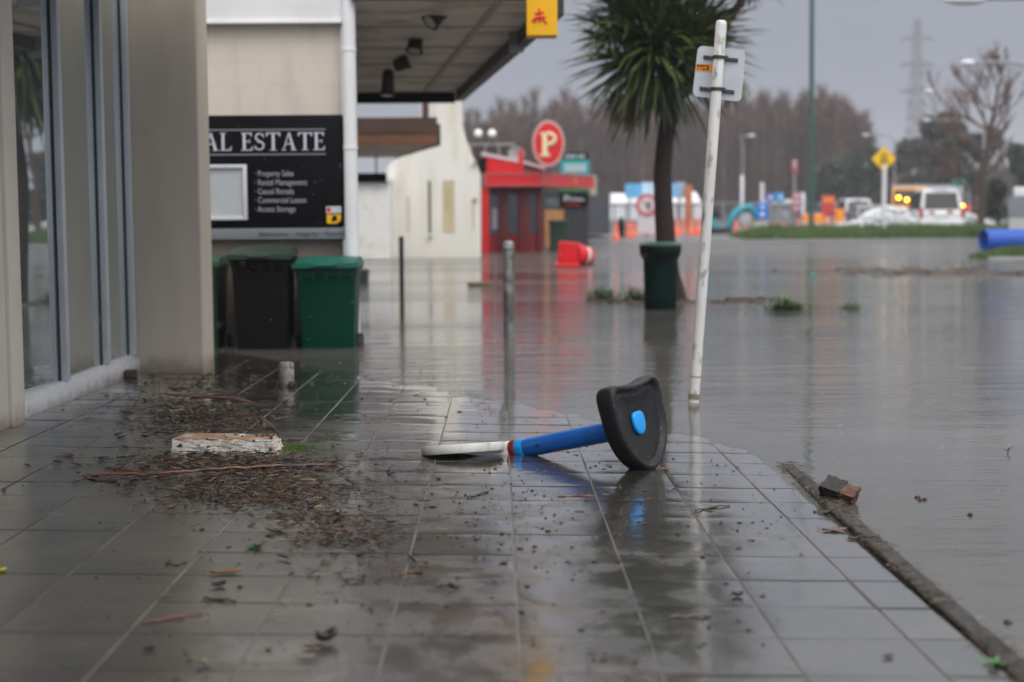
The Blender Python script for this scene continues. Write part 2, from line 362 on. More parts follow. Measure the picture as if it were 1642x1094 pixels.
bn = n.new('ShaderNodeBump'); bn.inputs['Distance'].default_value = .0075; l.new(hh, bn.inputs['Height'])
calm = mm('MULTIPLY', mr(sw.outputs['Y'], 7.3, 12.5, 1, 0, True), mr(sw.outputs['X'], 1.15, 1.6, 1, .35, True))      # the skin of water over the drowned paving lies still
l.new(mm('MULTIPLY', mm('ADD', mm('MULTIPLY', patch, .62), .34), mm('SUBTRACT', 1.0, mm('MULTIPLY', calm, .88))), bn.inputs['Strength']); l.new(bn.outputs[0], bs.inputs['Normal'])
b = MB(); b.add([(-250, -30, 0), (250, -30, 0), (250, 125, 0), (-250, 125, 0)], [(0, 1, 2, 3)])
struct(b.build('flood_water', wm), label='shallow brown flood water over the street')

# ================================================================== near shop building (left)
shop = thing('shop_building', 'cream shopfront with tall aluminium framed windows at the left edge', 'building', (-3, 10, 0))
XF, XG, YP, XPIL = -2.70, -2.752, 11.6, -2.205
b = MB(); b.span((-2.64, 8.40, -.1), (-3.4, 8.62, 3.6)); b.span((-3.0, 2.0, -.1), (-2.66, 8.395, 3.6))
b.build('pilaster', M['cream_edge'], shop, bevel=.012)
b = MB(); b.span((XPIL, YP, -.3), (-3.6, YP+.42, 4.2)); b.build('wall', M['cream'], shop, bevel=.02, bseg=3)
b = MB(); b.span((XF-.02, 8.625, 3.0), (-3.3, YP-.002, 4.2)); b.build('lintel', M['cream'], shop)
b = MB(); b.span((-3.35, 8.63, -.1), (-3.2, YP-.01, 3.0)); b.build('interior_wall', M['dark'], shop)
# sill
b = MB(); b.span((XF+.012, 8.622, -.05), (XG-.07, YP-.003, .135)); b.span((XF-.02, 8.622, .135), (XG-.07, YP-.003, .17))
b.build('sill', M['alu_pale'], shop, bevel=.004)
edges = [8.66, 9.77, 10.80, 11.58]
for i in range(3):
    ya, yb = edges[i]+.0, edges[i+1]-.07
    tw_ = .05 if i == 0 else 0.0       # first pane turned to swing its reflection onto the palm and street
    wn = MB().prism([(XG-tw_, ya, .17), (XG, yb, .17), (XG-.012, yb, .17), (XG-.012-tw_, ya, .17)], (0, 0, 2.83)).build('window', M['glass'], shop)
    b = MB(); b.span((XG-.004, yb-.008, .17), (XG+.010, yb+.0, 3.0)); b.build('gasket', M['gasket'], wn)
    b = MB(); b.span((XF, yb+.001, .17), (XG-.02, yb+.069, 3.0)); b.build('mullion', M['alu'], wn, bevel=.005)
b = MB(); b.span((-3.2, -2, 3.2), (-.8, 11.0, 3.35)); b.build('canopy', mat('unseen_canopy_soffit', (.30, .27, .23), .7, var=.1), shop)  # canopy and fascia out of view, put in and sized to darken the left paving
b = MB(); b.span((-.795, -2, 3.16), (-.7, 11.0, 3.6)); b.build('fascia', M['brown'], shop)

# ================================================================== real estate building
DIRX = -.0945                                           # street frontage swings left beyond the first shop
YW = 14.6
def XW(y, x0=-1.37): return x0+DIRX*(y-YW)
blk = bpy.data.materials.new('painted_block'); blk.use_nodes = True
t = blk.node_tree; n = t.nodes; l = t.links; bs = n['Principled BSDF']; tcn = n.new('ShaderNodeTexCoord')
cxz = n.new('ShaderNodeSeparateXYZ'); l.new(tcn.outputs['Object'], cxz.inputs[0]); cb = n.new('ShaderNodeCombineXYZ'); l.new(cxz.outputs[0], cb.inputs[0]); l.new(cxz.outputs[2], cb.inputs[1])
br = n.new('ShaderNodeTexBrick'); l.new(cb.outputs[0], br.inputs[0]); br.inputs['Scale'].default_value = 1; br.inputs['Brick Width'].default_value = .40; br.inputs['Row Height'].default_value = .20; br.inputs['Mortar Size'].default_value = .006; br.inputs['Mortar Smooth'].default_value = .6
br.inputs['Color1'].default_value = (.60, .54, .46, 1); br.inputs['Color2'].default_value = (.58, .53, .455, 1); br.inputs['Mortar'].default_value = (.55, .49, .42, 1)
st = mr(pn(2.0, (3, 1, .6), 6), .5, .75, 1, .86); s2 = n.new('ShaderNodeVectorMath'); s2.operation = 'SCALE'; l.new(br.outputs[0], s2.inputs[0]); l.new(st, s2.inputs[3]); l.new(s2.outputs[0], bs.inputs['Base Color'])
bn = n.new('ShaderNodeBump'); bn.inputs['Strength'].default_value = .3; bn.inputs['Distance'].default_value = .004; bn.invert = True; l.new(br.outputs['Fac'], bn.inputs['Height']); l.new(bn.outputs[0], bs.inputs['Normal']); bs.inputs['Roughness'].default_value = .7
re_ = thing('real_estate_office', 'cream block shop with white corner pipe and wide flat verandah', 'building', (-3, 16, 0))
zsp = P(450, 384, YW).z
b = MB(); b.prism([(-8, YW, zsp), (XW(YW), YW, zsp), (XW(25.2), 25.2, zsp), (-9, 25.2, zsp)], (0, 0, 5.2-zsp)); b.build('wall', blk, re_)
b = MB(); b.prism([(-8, YW+.02, -.45), (XW(YW)-.02, YW+.02, -.45), (XW(25.2)-.02, 25.2, -.45), (-9, 25.2, -.45)], (0, 0, zsp+.45-.001)); b.build('lower_wall', mat('lower_wall_brown', (.16, .135, .11), .7, var=.15, vscale=2, vstretch=(1, 1, .4)), re_)  # wall below the sign, in a darker brown than the wall above
# white beam across the top, corner downpipe
zb = P(440, 38, YW-.1).z
b = MB(); b.span((-8, YW-.1, zb+.03), (P(549, 20, YW).x, YW-.002, zb+.7)); b.span((-8, YW-.13, zb), (P(549, 20, YW).x, YW-.002, zb+.028)); b.build('fascia_board', M['white'], re_, bevel=.004)
b = MB(); pa = P(561.5, 200, YW-.09)
b.tube([(pa.x, pa.y, -.3), (pa.x, pa.y, 3.17)], .064, 16)
for zz in (.6, 1.8, 2.7): b.tube([(pa.x, pa.y, zz), (pa.x, pa.y, zz+.03)], .07, 16)
b.build('downpipe', M['white'], re_, smooth=40)
b = MB(); b.span((pa.x-.085, YW-.001, -.3), (pa.x+.03, YW-.05, 3.3)); b.build('corner_trim', M['white'], re_)
# verandah
SZ = 3.15; YN, YFR = 14.45, 25.2
XR = lambda y: .50+(y-YN)*(-.108)
soff_m = mat('soffit_panel', (.78, .71, .66), .6, var=.1, vscale=1.2, col2=(.50, .46, .42), c2scale=1.5)
b = MB(); b.prism([(XW(YN)+.05, YN, SZ), (XR(YN), YN, SZ), (XR(YFR), YFR, SZ), (XW(YFR)-.4, YFR, SZ)], (0, 0, .12)); vr = b.build('verandah_soffit', soff_m, re_)
b = MB()
for k, yy in enumerate((16.4, 18.4, 20.4, 22.4)): b.prism([(XW(yy), yy, SZ-.012), (XR(yy)-.02, yy, SZ-.012), (XR(yy+.05)-.02, yy+.05, SZ-.012), (XW(yy+.05), yy+.05, SZ-.012)], (0, 0, .0115))
b.prism([(XR(YN)-.5, YN+.05, SZ-.025), (XR(YN)-.44, YN+.05, SZ-.025), (XR(YFR)-.44, YFR-.3, SZ-.025), (XR(YFR)-.5, YFR-.3, SZ-.025)], (0, 0, .0125+.012))
b.build('batten', mat('batten', (.45, .39, .35), .6), vr)
b = MB(); b.span((XR(YN)-1.12, YN-.06, SZ-.005), (XR(YN)+.02, YN-.002, SZ+.5)); b.build('end_fascia', M['brown'], re_, bevel=.004)
b = MB(); b.span((XR(YN)-1.122, YN-.05, SZ+.0), (XW(YN)+.04, YN-.004, SZ+.5)); b.build('end_flashing', M['dark'], re_)
b = MB(); b.prism([(XR(YN)+.002, YN, SZ-.14), (XR(YN)+.13, YN, SZ-.14), (XR(YFR)+.13, YFR+.1, SZ-.14), (XR(YFR)+.002, YFR+.1, SZ-.14)], (0, 0, .6)); b.build('side_fascia', M['dark'], re_)
b = MB(); b.prism([(XW(YFR)-1.5, YFR+.002, SZ-.17), (XR(YFR)+.0, YFR+.002, SZ-.17), (XR(YFR)+.0, YFR+.1, SZ-.17), (XW(YFR)-1.5, YFR+.1, SZ-.17)], (0, 0, .5)); b.build('rear_beam', M['black'], re_)
b = MB(); q = P(830, 62, 17.0); b.box((XR(17)+.0, 17.0, SZ-.1), (.16, .12, .22)); b.build('fascia_bracket', M['grey'], re_)
# spotlights under the verandah
def spot(u, v, y, down, tilt, label, g='spotlights under the verandah'):
    p = P(u, v, y); tng = thing('spotlight', label, 'spotlight', (p.x, p.y, SZ), g)
    b = MB(); b.tube([(p.x, p.y, SZ-.012), (p.x, p.y, p.z+.03)], .018, 8); b.lathe([(.05, 0), (.05, .02), (.02, .03)], (p.x, p.y, SZ-.035), 12); b.build('bracket', M['dark'], tng, smooth=40)
    d = Vector(tilt).normalized(); c = Vector(p)
    b = MB(); b.tube([c-d*down*.5, c-d*down*.42, c+d*down*.3, c+d*down*.5], [.055, .08, .088, .105], 16); hd = b.build('lamp_head', M['dark'], tng, smooth=40)
    b = MB(); b.tube([c+d*down*.502, c+d*down*.515], [.07, .07], 16); b.build('lens', mat('lamp_lens', (.5, .48, .45), .2), hd, smooth=40)
spot(703, 23, 15.6, .26, (-.5, -.35, -.5), 'dark spotlight nearest the yellow sign under the verandah')
spot(666, 68, 17.6, .22, (-.1, -.3, -.8), 'dark spotlight second from the front under the verandah')
spot(644, 102, 19.4, .2, (.8, -.1, .3), 'dark spotlight with crossed arms third from the front under the verandah')
spot(622, 133, 21.2, .34, (-.05, -.05, -1), 'drum shaped spotlight farthest back under the verandah')
# big agency sign
YS = YW-.05
sg = thing('agency_sign', 'black real estate board with silver lettering above the wheelie bins', 'sign', (-2.2, YS, 2))
def SP(u, v): return P(u, v, YS)
c1 = SP(553, 184); c0 = SP(553, 365); xl = SP(250, 300).x
b = MB(); b.span((xl, YS, c0.z), (c1.x, YS+.048, c1.z)); b.build('board', M['black'], sg, bevel=.003)
cs = SP(555, 383); b = MB(); b.span((xl, YS-.012, cs.z), (c1.x+.008, YS+.048, c0.z-.002)); b.build('base_strip', mat('grey_strip', (.17, .18, .2), .45), sg, bevel=.003)
xa = SP(521, 228).x; ya = YS-.004
b = MB()
for vv_ in (208, 247.5): z = SP(470, vv_).z; b.span((xl, ya, z-.006), (xa+.006, YS+.001, z+.006))
b.build('rule', mat('grey_rule', (.22, .22, .27), .5), sg)
# serif capitals
def serif_text(mb, word, xright, z0, H, depth):
    def W(ch): return {'A': .86, 'L': .66, 'E': .66, 'S': .60, 'T': .78, 'R': .80, ' ': .38}[ch]*H
    sp_ = .08*H; total = sum(W(c)+sp_ for c in word)-sp_; x = xright-total
    def q(pts, ox): mb.prism([(ox+px*H, ya, z0+py*H) for px, py in pts], (0, depth, 0))
    def r(ox, a, b_, c, d): q([(a, b_), (c, b_), (c, d), (a, d)], ox)
    for ch in word:
        if ch == 'A':
            q([(.0, 0), (.26, 0), (.26, .04), (.0, .04)], x); q([(.52, 0), (.86, 0), (.86, .04), (.52, .04)], x)
            q([(.09, .04), (.15, .04), (.45, .98), (.40, 1.0)], x); q([(.60, .04), (.77, .04), (.47, 1.02), (.385, 1.0)], x); r(x, .22, .33, .60, .39)
        elif ch == 'L':
            r(x, .1, .04, .25, .96); r(x, 0, .96, .37, 1); q([(0, 0), (.62, 0), (.66, .24), (.62, .24), (.54, .07), (0, .05)], x)
        elif ch == 'E':
            r(x, .1, .05, .25, .95); q([(0, 1), (.60, 1), (.60, .79), (.56, .79), (.50, .94), (0, .95)], x); r(x, .25, .485, .50, .54); r(x, .46, .40, .50, .62)
            q([(0, 0), (.62, 0), (.66, .23), (.62, .23), (.53, .06), (0, .05)], x)
        elif ch == 'T':
            r(x, .32, .04, .47, .95); r(x, .2, 0, .59, .04); q([(0, 1), (.79, 1), (.79, .78), (.75, .78), (.68, .94), (.11, .94), (.04, .78), (0, .78)], x)
        elif ch == 'S':
            pts = []; rr = []
            for k in range(13):
                a = R_(20+k*250/12); pts.append((.29+.20*math.cos(a), .745+.20*math.sin(a))); rr.append(.03+.025*(k/12))
            for k in range(13):
                a = R_(110-k*265/12); pts.append((.29+.235*math.cos(a), .265+.225*math.sin(a))); rr.append(.062-.03*(k/12))
            path = [Vector((x+px*H, ya+depth*.5, z0+py*H)) for px, py in pts]; mb.tube(path, [v_*H for v_ in rr], 8, cap=True, flat=1)
            q([(.50, .72), (.545, .72), (.53, .97), (.49, .93)], x); q([(.03, .3), (.075, .3), (.1, .1), (.04, .03)], x)
        elif ch == 'R':
            r(x, .1, .04, .25, .96); r(x, 0, .96, .37, 1); r(x, 0, 0, .35, .04); q([(.3, .48), (.42, .48), (.8, 0), (.62, 0)], x)
            mb.tube([Vector((x+(.3+.22*math.sin(R_(a)))*H, ya+depth/2, z0+(.73+.22*math.cos(R_(a)))*H)) for a in range(0, 181, 20)], .055*H, 6)
        x += W(ch)+sp_
za = SP(480, 241).z; H = SP(480, 212.5).z-za
b = MB(); serif_text(b, 'REAL ESTATE', xa, za, H, .008); b.build('lettering', M['silver_text'], sg)
tm = mat('grey_letter', (.34, .34, .40), .5)
for body, vv_ in (('Property Sales', 283), ('Rental Management', 297.3), ('Casual Rentals', 311.6), ('Commercial Leases', 325.7), ('Access Storage', 340)):
    p = SP(408, vv_); text('\u00b7 '+body, .078, tm, sg, (p.x, YS-.003, p.z), sx=.74)
p = SP(414, 378.5); text('Experience \u00b7 Integrity \u00b7 Results', .058, mat('dark_letter', (.05, .055, .06), .5), sg, (p.x, YS-.0145, p.z), shear=.3, sx=1.12)
pc = SP(396, 264); pd = SP(396, 353); b = MB()
x1 = pc.x; z1 = pc.z; z0 = pd.z; fr = .035
b.span((x1-fr, YS-.04, z0), (x1, YS-.001, z1)); b.span((xl, YS-.04, z1-fr), (x1-fr-.001, YS-.001, z1)); b.span((xl, YS-.04, z0), (x1-fr-.001, YS-.001, z0+fr)); nb = b.build('notice_frame', M['alu_pale'], sg, bevel=.006)
b = MB(); b.span((xl, YS-.012, z0+fr), (x1-fr-.001, YS-.002, z1-fr)); b.build('notice_panel', mat('notice_glass', (.42, .45, .46), .25, var=.12, vscale=2), nb)
pe = SP(523, 331); pf = SP(547.5, 342); b = MB(); b.span((pe.x, YS-.004, pf.z), (pf.x, YS-.0005, pe.z)); lg = b.build('badge', mat('badge_white', (.55, .55, .57), .5), sg)
b = MB(); b.span((pe.x+.008, YS-.006, pf.z+.012), (pe.x+.042, YS-.0042, pe.z-.012)); b.build('badge_mark', M['red'], lg)
pe = SP(524, 344); pf = SP(547, 358.5); b = MB(); b.prism([(pe.x, YS-.004, pe.z), (pf.x, YS-.004, pe.z), (pf.x, YS-.004, pf.z+.03), (pf.x-.04, YS-.004, pf.z), (pe.x, YS-.004, pf.z)], (0, .0035, 0)); lg = b.build('badge', M['yellow'], sg)
b = MB(); b.prism([(pe.x+.05, YS-.006, pe.z-.01), (pe.x+.09, YS-.006, pe.z-.012), (pe.x+.1, YS-.006, pe.z-.05), (pe.x+.06, YS-.006, pe.z-.045)], (0, .0018, 0)); b.prism([(pe.x+.035, YS-.006, pe.z-.035), (pe.x+.1, YS-.006, pe.z-.056), (pe.x+.055, YS-.006, pe.z-.07)], (0, .0018, 0)); b.build('badge_mark', M['black'], lg)
# yellow projecting sign
ysn = thing('yellow_sign', 'tall yellow box sign with red marks on the verandah edge', 'sign', (.45, 14.1, 3))
YY = 14.1; pe = P(845, 57, YY); pf = P(894, 57, YY)
b = MB(); b.span((pe.x, YY, pe.z), (pf.x, YY+.28, 5.0)); b.build('sign_box', M['yellow'], ysn, bevel=.006)
b = MB()
for (ua, va, ub, vb) in ((853, 33, 862, 27), (858, 22, 872, 20), (865, 14, 866, 36), (857, 30, 875, 27), (868, 28, 877, 38), (863, 28, 856, 37)):
    a_, c_ = P(ua, va, YY-.006), P(ub, vb, YY-.006); b.tube([a_, c_], .009, 5)
b.build('red_mark', M['red'], ysn)
b = MB(); b.span((pe.x+.02, YY-.008, 3.35), (pf.x-.02, YY-.001, 3.42)); b.span((pe.x+.05, YY-.008, 3.55), (pf.x-.05, YY-.001, 3.62)); b.build('red_band', M['red'], ysn)
# second awning
sa = thing('shop_awning', 'brown timber awning beyond the verandah, in front of the white wall', 'awning', (-2, 29, 2.5))
YA, YB = 29.0, 35.7
a0, a1 = P(701, 233, YA), P(701, 189, YA); far = P(632, 258, YB); az = a0.z
b = MB(); b.span((-4.5, YA, az), (a0.x, YA+.12, a1.z)); b.build('fascia', M['brown'], sa, bevel=.005)
b = MB(); b.span((-4.5, YA+.001, az+.22), (a0.x+.004, YA-.02, a1.z+.01)); b.build('fascia_cap', M['dkbrown'], sa)
b = MB(); b.prism([(-4.5, YA+.12, az+.02), (a0.x, YA+.12, az+.02), (far.x, YB, az+.02), (-5.5, YB, az+.02)], (0, 0, .1)); b.build('soffit', soff_m, sa)
b = MB(); b.prism([(a0.x, YA+.121, az), (a0.x+.06, YA+.121, az), (far.x+.06, YB, az), (far.x, YB, az)], (0, 0, .4)); b.build('side_fascia', M['dkbrown'], sa)
pp = P(682, 180, YA+.3); b = MB(); b.span((pp.x-.06, YA+.3, az+.1), (pp.x+.06, YA+.42, 4.2)); b.build('post', M['dkbrown'], sa)
b = MB(); b.span((-9, 29.5, -.4), (-4.6, 36, 3.6)); b.build('wall', M['cream'], sa)
hs = thing('hanging_sign', 'small black sign hanging from a rod under the brown awning', 'sign', (-3, 34, 2))
ha, hb = P(560, 278, 34), P(620, 292, 34); rr_ = P(603, 262, 34)
b = MB(); b.span((ha.x, 34, hb.z), (hb.x, 34.06, ha.z)); b.build('board', M['black'], hs)
b = MB(); b.tube([(rr_.x, 34.03, ha.z), (rr_.x, 34.03, az+.02)], .02, 6); b.build('rod', M['dark'], hs)

# ================================================================== white plastered building
YWH = 42.6
wh = mat('white_plaster', (.70, .68, .62), .7, var=.07, vscale=.8, col2=(.55, .48, .36), c2scale=.9, vstretch=(2.6, 1, .35), c2lo=.52, c2hi=.72)
wb = thing('white_building', 'tall white plastered building with swept parapet and slit windows', 'building', (-2, YWH, 0))
pts = [(624, 412), (624, 264), (690, 215), (700, 200), (700, 110), (737, 110), (740, 165), (742, 200), (747, 222), (756, 246), (764, 264), (771, 280), (771, 412)]
poly = [P(u, v, YWH) for u, v in pts]; poly[0].z = -.4; poly[-1].z = -.4
b = MB(); b.prism(poly, (-1.0, 11, 0)); b.build('wall', wh, wb)
sm = mat('slit_dark', (.10, .08, .05), .6, var=.2); stn = mat('stained_panel', (.50, .42, .26), .7, var=.2, vscale=2, vstretch=(3, 1, .5))
for (ua, ub, va, vb, mt_, nm) in ((653.5, 656.5, 315, 372, stn, 'slit_window'), (686.5, 691.5, 290, 374, sm, 'slit_window'), (710, 729, 289, 372, stn, 'stained_panel'), (757.5, 760, 318, 368, stn, 'slit_window')):
    a_, c_ = P(ua, va, YWH), P(ub, vb, YWH); b = MB(); b.span((a_.x, YWH-.02, c_.z), (c_.x, YWH+.02, a_.z)); b.build(nm, mt_, wb)
b = MB()
for (u, v) in ((760, 264), (762, 320), (690, 380)): p = P(u, v, YWH); b.box((p.x, YWH-.05, p.z), (.07, .1, .09))
b.build('wall_fitting', M['grey'], wb)
# weatherboard shed left of it
ws = thing('weatherboard_building', 'low white weatherboard building behind the hanging sign', 'building', (-4, 41, 0))
a_, c_ = P(540, 293, 41.5), P(623.5, 293, 41.5); b = MB()
b.span((a_.x-3, 41.5, -.4), (c_.x, 48, a_.z-.01)); z = -.1
while z < a_.z-.1: b.prism([(a_.x-3, 41.47, z), (c_.x+.005, 41.47, z), (c_.x+.005, 41.499, z+.11), (a_.x-3, 41.499, z+.11)], (0, .0, .012)); z += .13
b.build('wall', M['white_dirty'], ws)
b = MB(); b.span((a_.x-3, 41.3, a_.z), (c_.x+.02, 48, a_.z+.12)); b.build('roof_edge', M['white'], ws)

# ================================================================== red shop with P sign
YRD = 47.0
rs = thing('red_shop', 'bright red corner shop with red canopy and columns', 'building', (0, YRD, 0))
cA, cB = P(776, 277, YRD), P(871, 277, YRD); cb_ = P(871, 298, YRD); rE = P(953, 285, 52.5)
b = MB(); b.prism([(cA.x, YRD, cb_.z), (cB.x, YRD, cb_.z), (rE.x, 52.5, cb_.z), (rE.x-.6, 53.5, cb_.z), (cA.x, 51, cb_.z)], (0, 0, cA.z-cb_.z)); cn = b.build('canopy', M['red'], rs)
tr = mat('pink_trim', (.46, .10, .10), .5); b = MB()
for (p0, p1) in (((cA.x, YRD), (cB.x, YRD)), ((cB.x, YRD), (rE.x, 52.5))):
    d = Vector((p1[0]-p0[0], p1[1]-p0[1], 0)); nrm = Vector((d.y, -d.x, 0)).normalized()*.03
    for z in (cb_.z-.01, cA.z-.06):
        b.prism([(p0[0], p0[1], z), (p1[0], p1[1], z), (p1[0]+nrm.x, p1[1]+nrm.y, z), (p0[0]+nrm.x, p0[1]+nrm.y, z)], (0, 0, .045))
for p in ((cA.x+.03, YRD-.02), (cB.x, YRD-.02)): b.span((p[0]-.04, p[1]-.03, cb_.z), (p[0]+.04, p[1]+.02, cA.z))
b.build('trim', tr, cn)
YR2 = YRD+1.0
b = MB(); b.span((P(778, 300, YR2).x, YR2+.5, -.4), (P(870, 300, YR2).x, 53, cb_.z-.01)); b.build('wall', M['shaded_red'], rs)
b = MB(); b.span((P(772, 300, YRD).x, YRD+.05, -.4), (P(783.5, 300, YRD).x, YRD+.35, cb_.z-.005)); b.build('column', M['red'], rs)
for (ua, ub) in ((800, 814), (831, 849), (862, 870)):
    b = MB(); b.span((P(ua, 300, YR2).x, YR2+.2, -.4), (P(ub, 300, YR2).x, YR2+.49, cb_.z-.005)); b.build('column', M['shaded_red'], rs, bevel=.01)
gl = mat('shop_window_pane', (.05, .06, .065), .12, var=.6, vscale=1.5, ior=1.6)
for (ua, ub) in ((784, 799), (815, 830), (850, 861)):
    b = MB(); b.span((P(ua, 300, YR2).x, YR2+.44, P(800, 376, YR2).z), (P(ub, 300, YR2).x, YR2+.499, cb_.z-.25)); wn = b.build('window', gl, rs)
    b = MB(); b.span((P(ua, 300, YR2).x, YR2+.38, -.4), (P(ub, 300, YR2).x, YR2+.495, P(800, 377, YR2).z)); b.build('stall_riser', mat('stall_red', (.30, .006, .01), .5) if 'stall_red' not in bpy.data.materials else bpy.data.materials['stall_red'], rs)
b = MB(); b.span((P(789, 300, YR2).x, YR2+.40, P(800, 368, YR2).z), (P(797, 300, YR2).x, YR2+.43, P(800, 334, YR2).z)); b.build('poster', M['alu_pale'], wn)
q = [P(777, 249, YRD+1), P(836, 262, YRD+1), P(836, 274, YRD+1), P(777, 274, YRD+1)]; q[2].z = cA.z+.001; q[3].z = cA.z+.001
b = MB(); b.prism(q, (0, 3.5, 0)); b.build('parapet', M['red'], rs)
q = [P(772, 244, YRD+.95), P(838, 257, YRD+.95), P(874, 268, YRD+.95), P(874, 272, YRD+.95), P(838, 262, YRD+.95), P(772, 249, YRD+.95)]
b = MB(); b.prism(q, (0, 4, 0)); b.build('roof', M['alu_pale'], rs)
q = P(835, 240, YRD+.9); b = MB(); b.span((q.x-.07, q.y, cA.z), (q.x+.07, q.y+.04, q.z)); b.build('mast', M['red'], rs)
q = P(828, 248, YRD+1.5); b = MB(); b.lathe([(.0, -.06), (.2, -.02), (.26, .06), (.25, .07), (.18, 0), (0, -.04)], q, 16, M=Matrix.Rotation(R_(70), 3, 'X')); b.tube([q, (q.x+.1, q.y+.3, cA.z)], .02, 6); b.build('satellite_dish', M['grey'], rs, smooth=50)
q = P(942, 292, 51.3); b = MB(); b.lathe([(.06, 0), (.1, .15), (.04, .3), (.04, .42)], (P(921, 300, 50.3).x, 50.3, cb_.z+.05), 10); b.build('canopy_ornament', mat('ornament', (.45, .2, .05), .5), rs, smooth=40)
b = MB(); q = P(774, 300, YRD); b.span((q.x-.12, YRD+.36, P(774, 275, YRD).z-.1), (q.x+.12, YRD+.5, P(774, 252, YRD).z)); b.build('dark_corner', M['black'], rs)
ps = thing('letter_sign', 'oval red sign with cream letter P standing on the red shop', 'sign', (1.6, 46.8, 3))
pc = P(879.5, 230, 46.6); ex, ez = 25.5*46.6/FPX, 36.5*46.6/FPX
def ovl(mb, c, rx, rz, y0, y1, seg=40):
    mb.prism([(c.x+rx*math.cos(2*math.pi*k/seg), y0, c.z+rz*math.sin(2*math.pi*k/seg)) for k in range(seg)], (0, y1-y0, 0))
b = MB(); ovl(b, pc, ex, ez, 46.6, 46.75); b.build('rim', mat('pale_rim', (.62, .38, .36), .5), ps)
b = MB(); ovl(b, pc, ex*.87, ez*.89, 46.585, 46.599); b.build('oval_face', M['red'], ps)
cmt = mat('cream_letter', (.80, .68, .42), .5); b = MB(); hx = ex; hz_ = ez
def pr(x0, z0, x1, z1): b.span((pc.x+x0*hx, 46.56, pc.z+z0*hz_), (pc.x+x1*hx, 46.584, pc.z+z1*hz_))
pr(-.38, -.45, -.08, .38); pr(-.52, -.56, .08, -.45); pr(-.52, .38, -.05, .47)
b.tube([Vector((pc.x+(-.06+.46*math.sin(R_(a)))*hx, 46.572, pc.z+(.19+.235*math.cos(R_(a)))*hz_)) for a in range(0, 181, 15)], .085*hz_, 8)
b.build('letter', cmt, ps)
b = MB(); b.tube([(pc.x, 46.7, pc.z-ez), (pc.x+.1, 47.2, cA.z)], .05, 8); b.build('support', M['grey'], ps)
# buildings behind the red shop
db = thing('brown_building', 'dark brown flat building with roof rail behind the red shop', 'building', (0, 60, 0))
a_, c_ = P(735, 238, 60), P(866, 230, 60); b = MB(); b.span((a_.x, 60, -.2), (c_.x, 66, P(800, 226, 60).z)); b.build('wall', M['dkbrown'], db)
b = MB(); zt = P(780, 232, 59.5).z
b.tube([(P(752, 232, 59.6).x, 59.6, zt), (P(826, 231, 59.6).x, 59.6, zt)], .05, 6)
for u in (754, 778, 800, 824): x = P(u, 232, 59.6).x; b.tube([(x, 59.6, zt-.5), (x, 59.6, zt+.04)], .045, 6)
b.build('rail', M['grey'], db)
for k, u in enumerate((767, 789)):
    p = P(u, 214, 58.8); lt = thing('globe_light', ('pale round globe light nearest the white building', 'pale round globe light nearest the red oval sign')[k], 'light', p, 'globe lights over the red shop')
    b = MB(); b.ell(p, (.15, .15, .15), 12, 8); b.build('globe', mat('globe', (.8, .8, .78), .3, emit=(1, .95, .9), estr=.25), lt, smooth=60)
    b = MB(); b.tube([(p.x, p.y, p.z-.14), (p.x, p.y+.8, p.z-.55)], .03, 6); b.build('stem', M['grey'], lt)
ks = thing('takeaway_shop', 'black and timber takeaway shop beyond the red canopy', 'building', (3, 56, 0))
YK = 56.0
b = MB(); b.span((P(866, 300, YK).x, YK, -.4), (P(944, 300, YK).x, YK+6, P(900, 306, YK).z)); b.build('wall', mat('charcoal_wall', (.025, .027, .03), .6, var=.2), ks)
b = MB(); b.span((P(873, 300, YK).x, YK-.06, -.3), (P(904, 300, YK).x, YK-.002, P(900, 336, YK).z)); b.build('timber_panel', mat('tan_timber', (.42, .20, .07), .6, var=.15, vscale=3), ks)
b = MB(); b.span((P(874, 300, YK).x, YK-.05, P(900, 333, YK).z), (P(897, 300, YK).x, YK-.002, P(900, 318, YK).z)); b.build('window', gl, ks)
b = MB(); b.span((P(898, 300, YK).x, YK-.12, P(900, 331, YK).z), (P(943, 300, YK).x, YK-.07, P(900, 308, YK).z)); kb = b.build('shop_sign', M['black'], ks)
b = MB(); b.tube([P(u, v, YK-.13) for u, v in ((905, 323), (907, 313), (911, 314), (910, 320), (914, 322), (916, 317), (920, 322), (923, 317), (926, 322), (931, 319), (936, 322))], .035, 5); b.build('brush_lettering', M['alu_pale'], kb)
b = MB(); b.span((P(906, 300, YK).x, YK-.14, P(900, 329, YK).z), (P(930, 300, YK).x, YK-.121, P(900, 327.5, YK).z)); b.build('underline', M['red'], kb)
b = MB(); b.span((P(898, 300, YK).x, YK-.12, P(900, 307.5, YK).z), (P(945, 300, YK).x, YK-.07, P(900, 304, YK).z)); b.build('green_strip', mat('green_strip', (.02, .2, .04), .5), ks)
q = P(950, 292, YK); b = MB(); b.span((P(946, 300, YK).x, YK, P(950, 313, YK).z), (P(957, 300, YK).x, YK+.4, P(950, 281, YK).z)); b.build('chimney', mat('tan_block', (.38, .34, .26), .7), ks)
tp = thing('pylon_sign', 'black over teal roadside sign behind the red canopy', 'sign', (3, 58, 0))
b = MB(); b.span((P(899, 300, 58).x, 58, P(900, 281, 58).z), (P(945, 300, 58).x, 58.15, P(900, 257, 58).z)); b.build('teal_panel', mat('teal_panel', (.02, .32, .34), .4), tp)
b = MB(); b.span((P(903, 300, 58).x, 58, P(900, 256.5, 58).z), (P(944, 300, 58).x, 58.15, P(900, 245, 58).z)); b.build('black_panel', M['black'], tp)
b = MB()
for u in (907, 913, 919, 927, 933): a_ = P(u, 254, 57.97); b.box((a_.x+.05, a_.y, a_.z+.07), (.09, .02, .12))
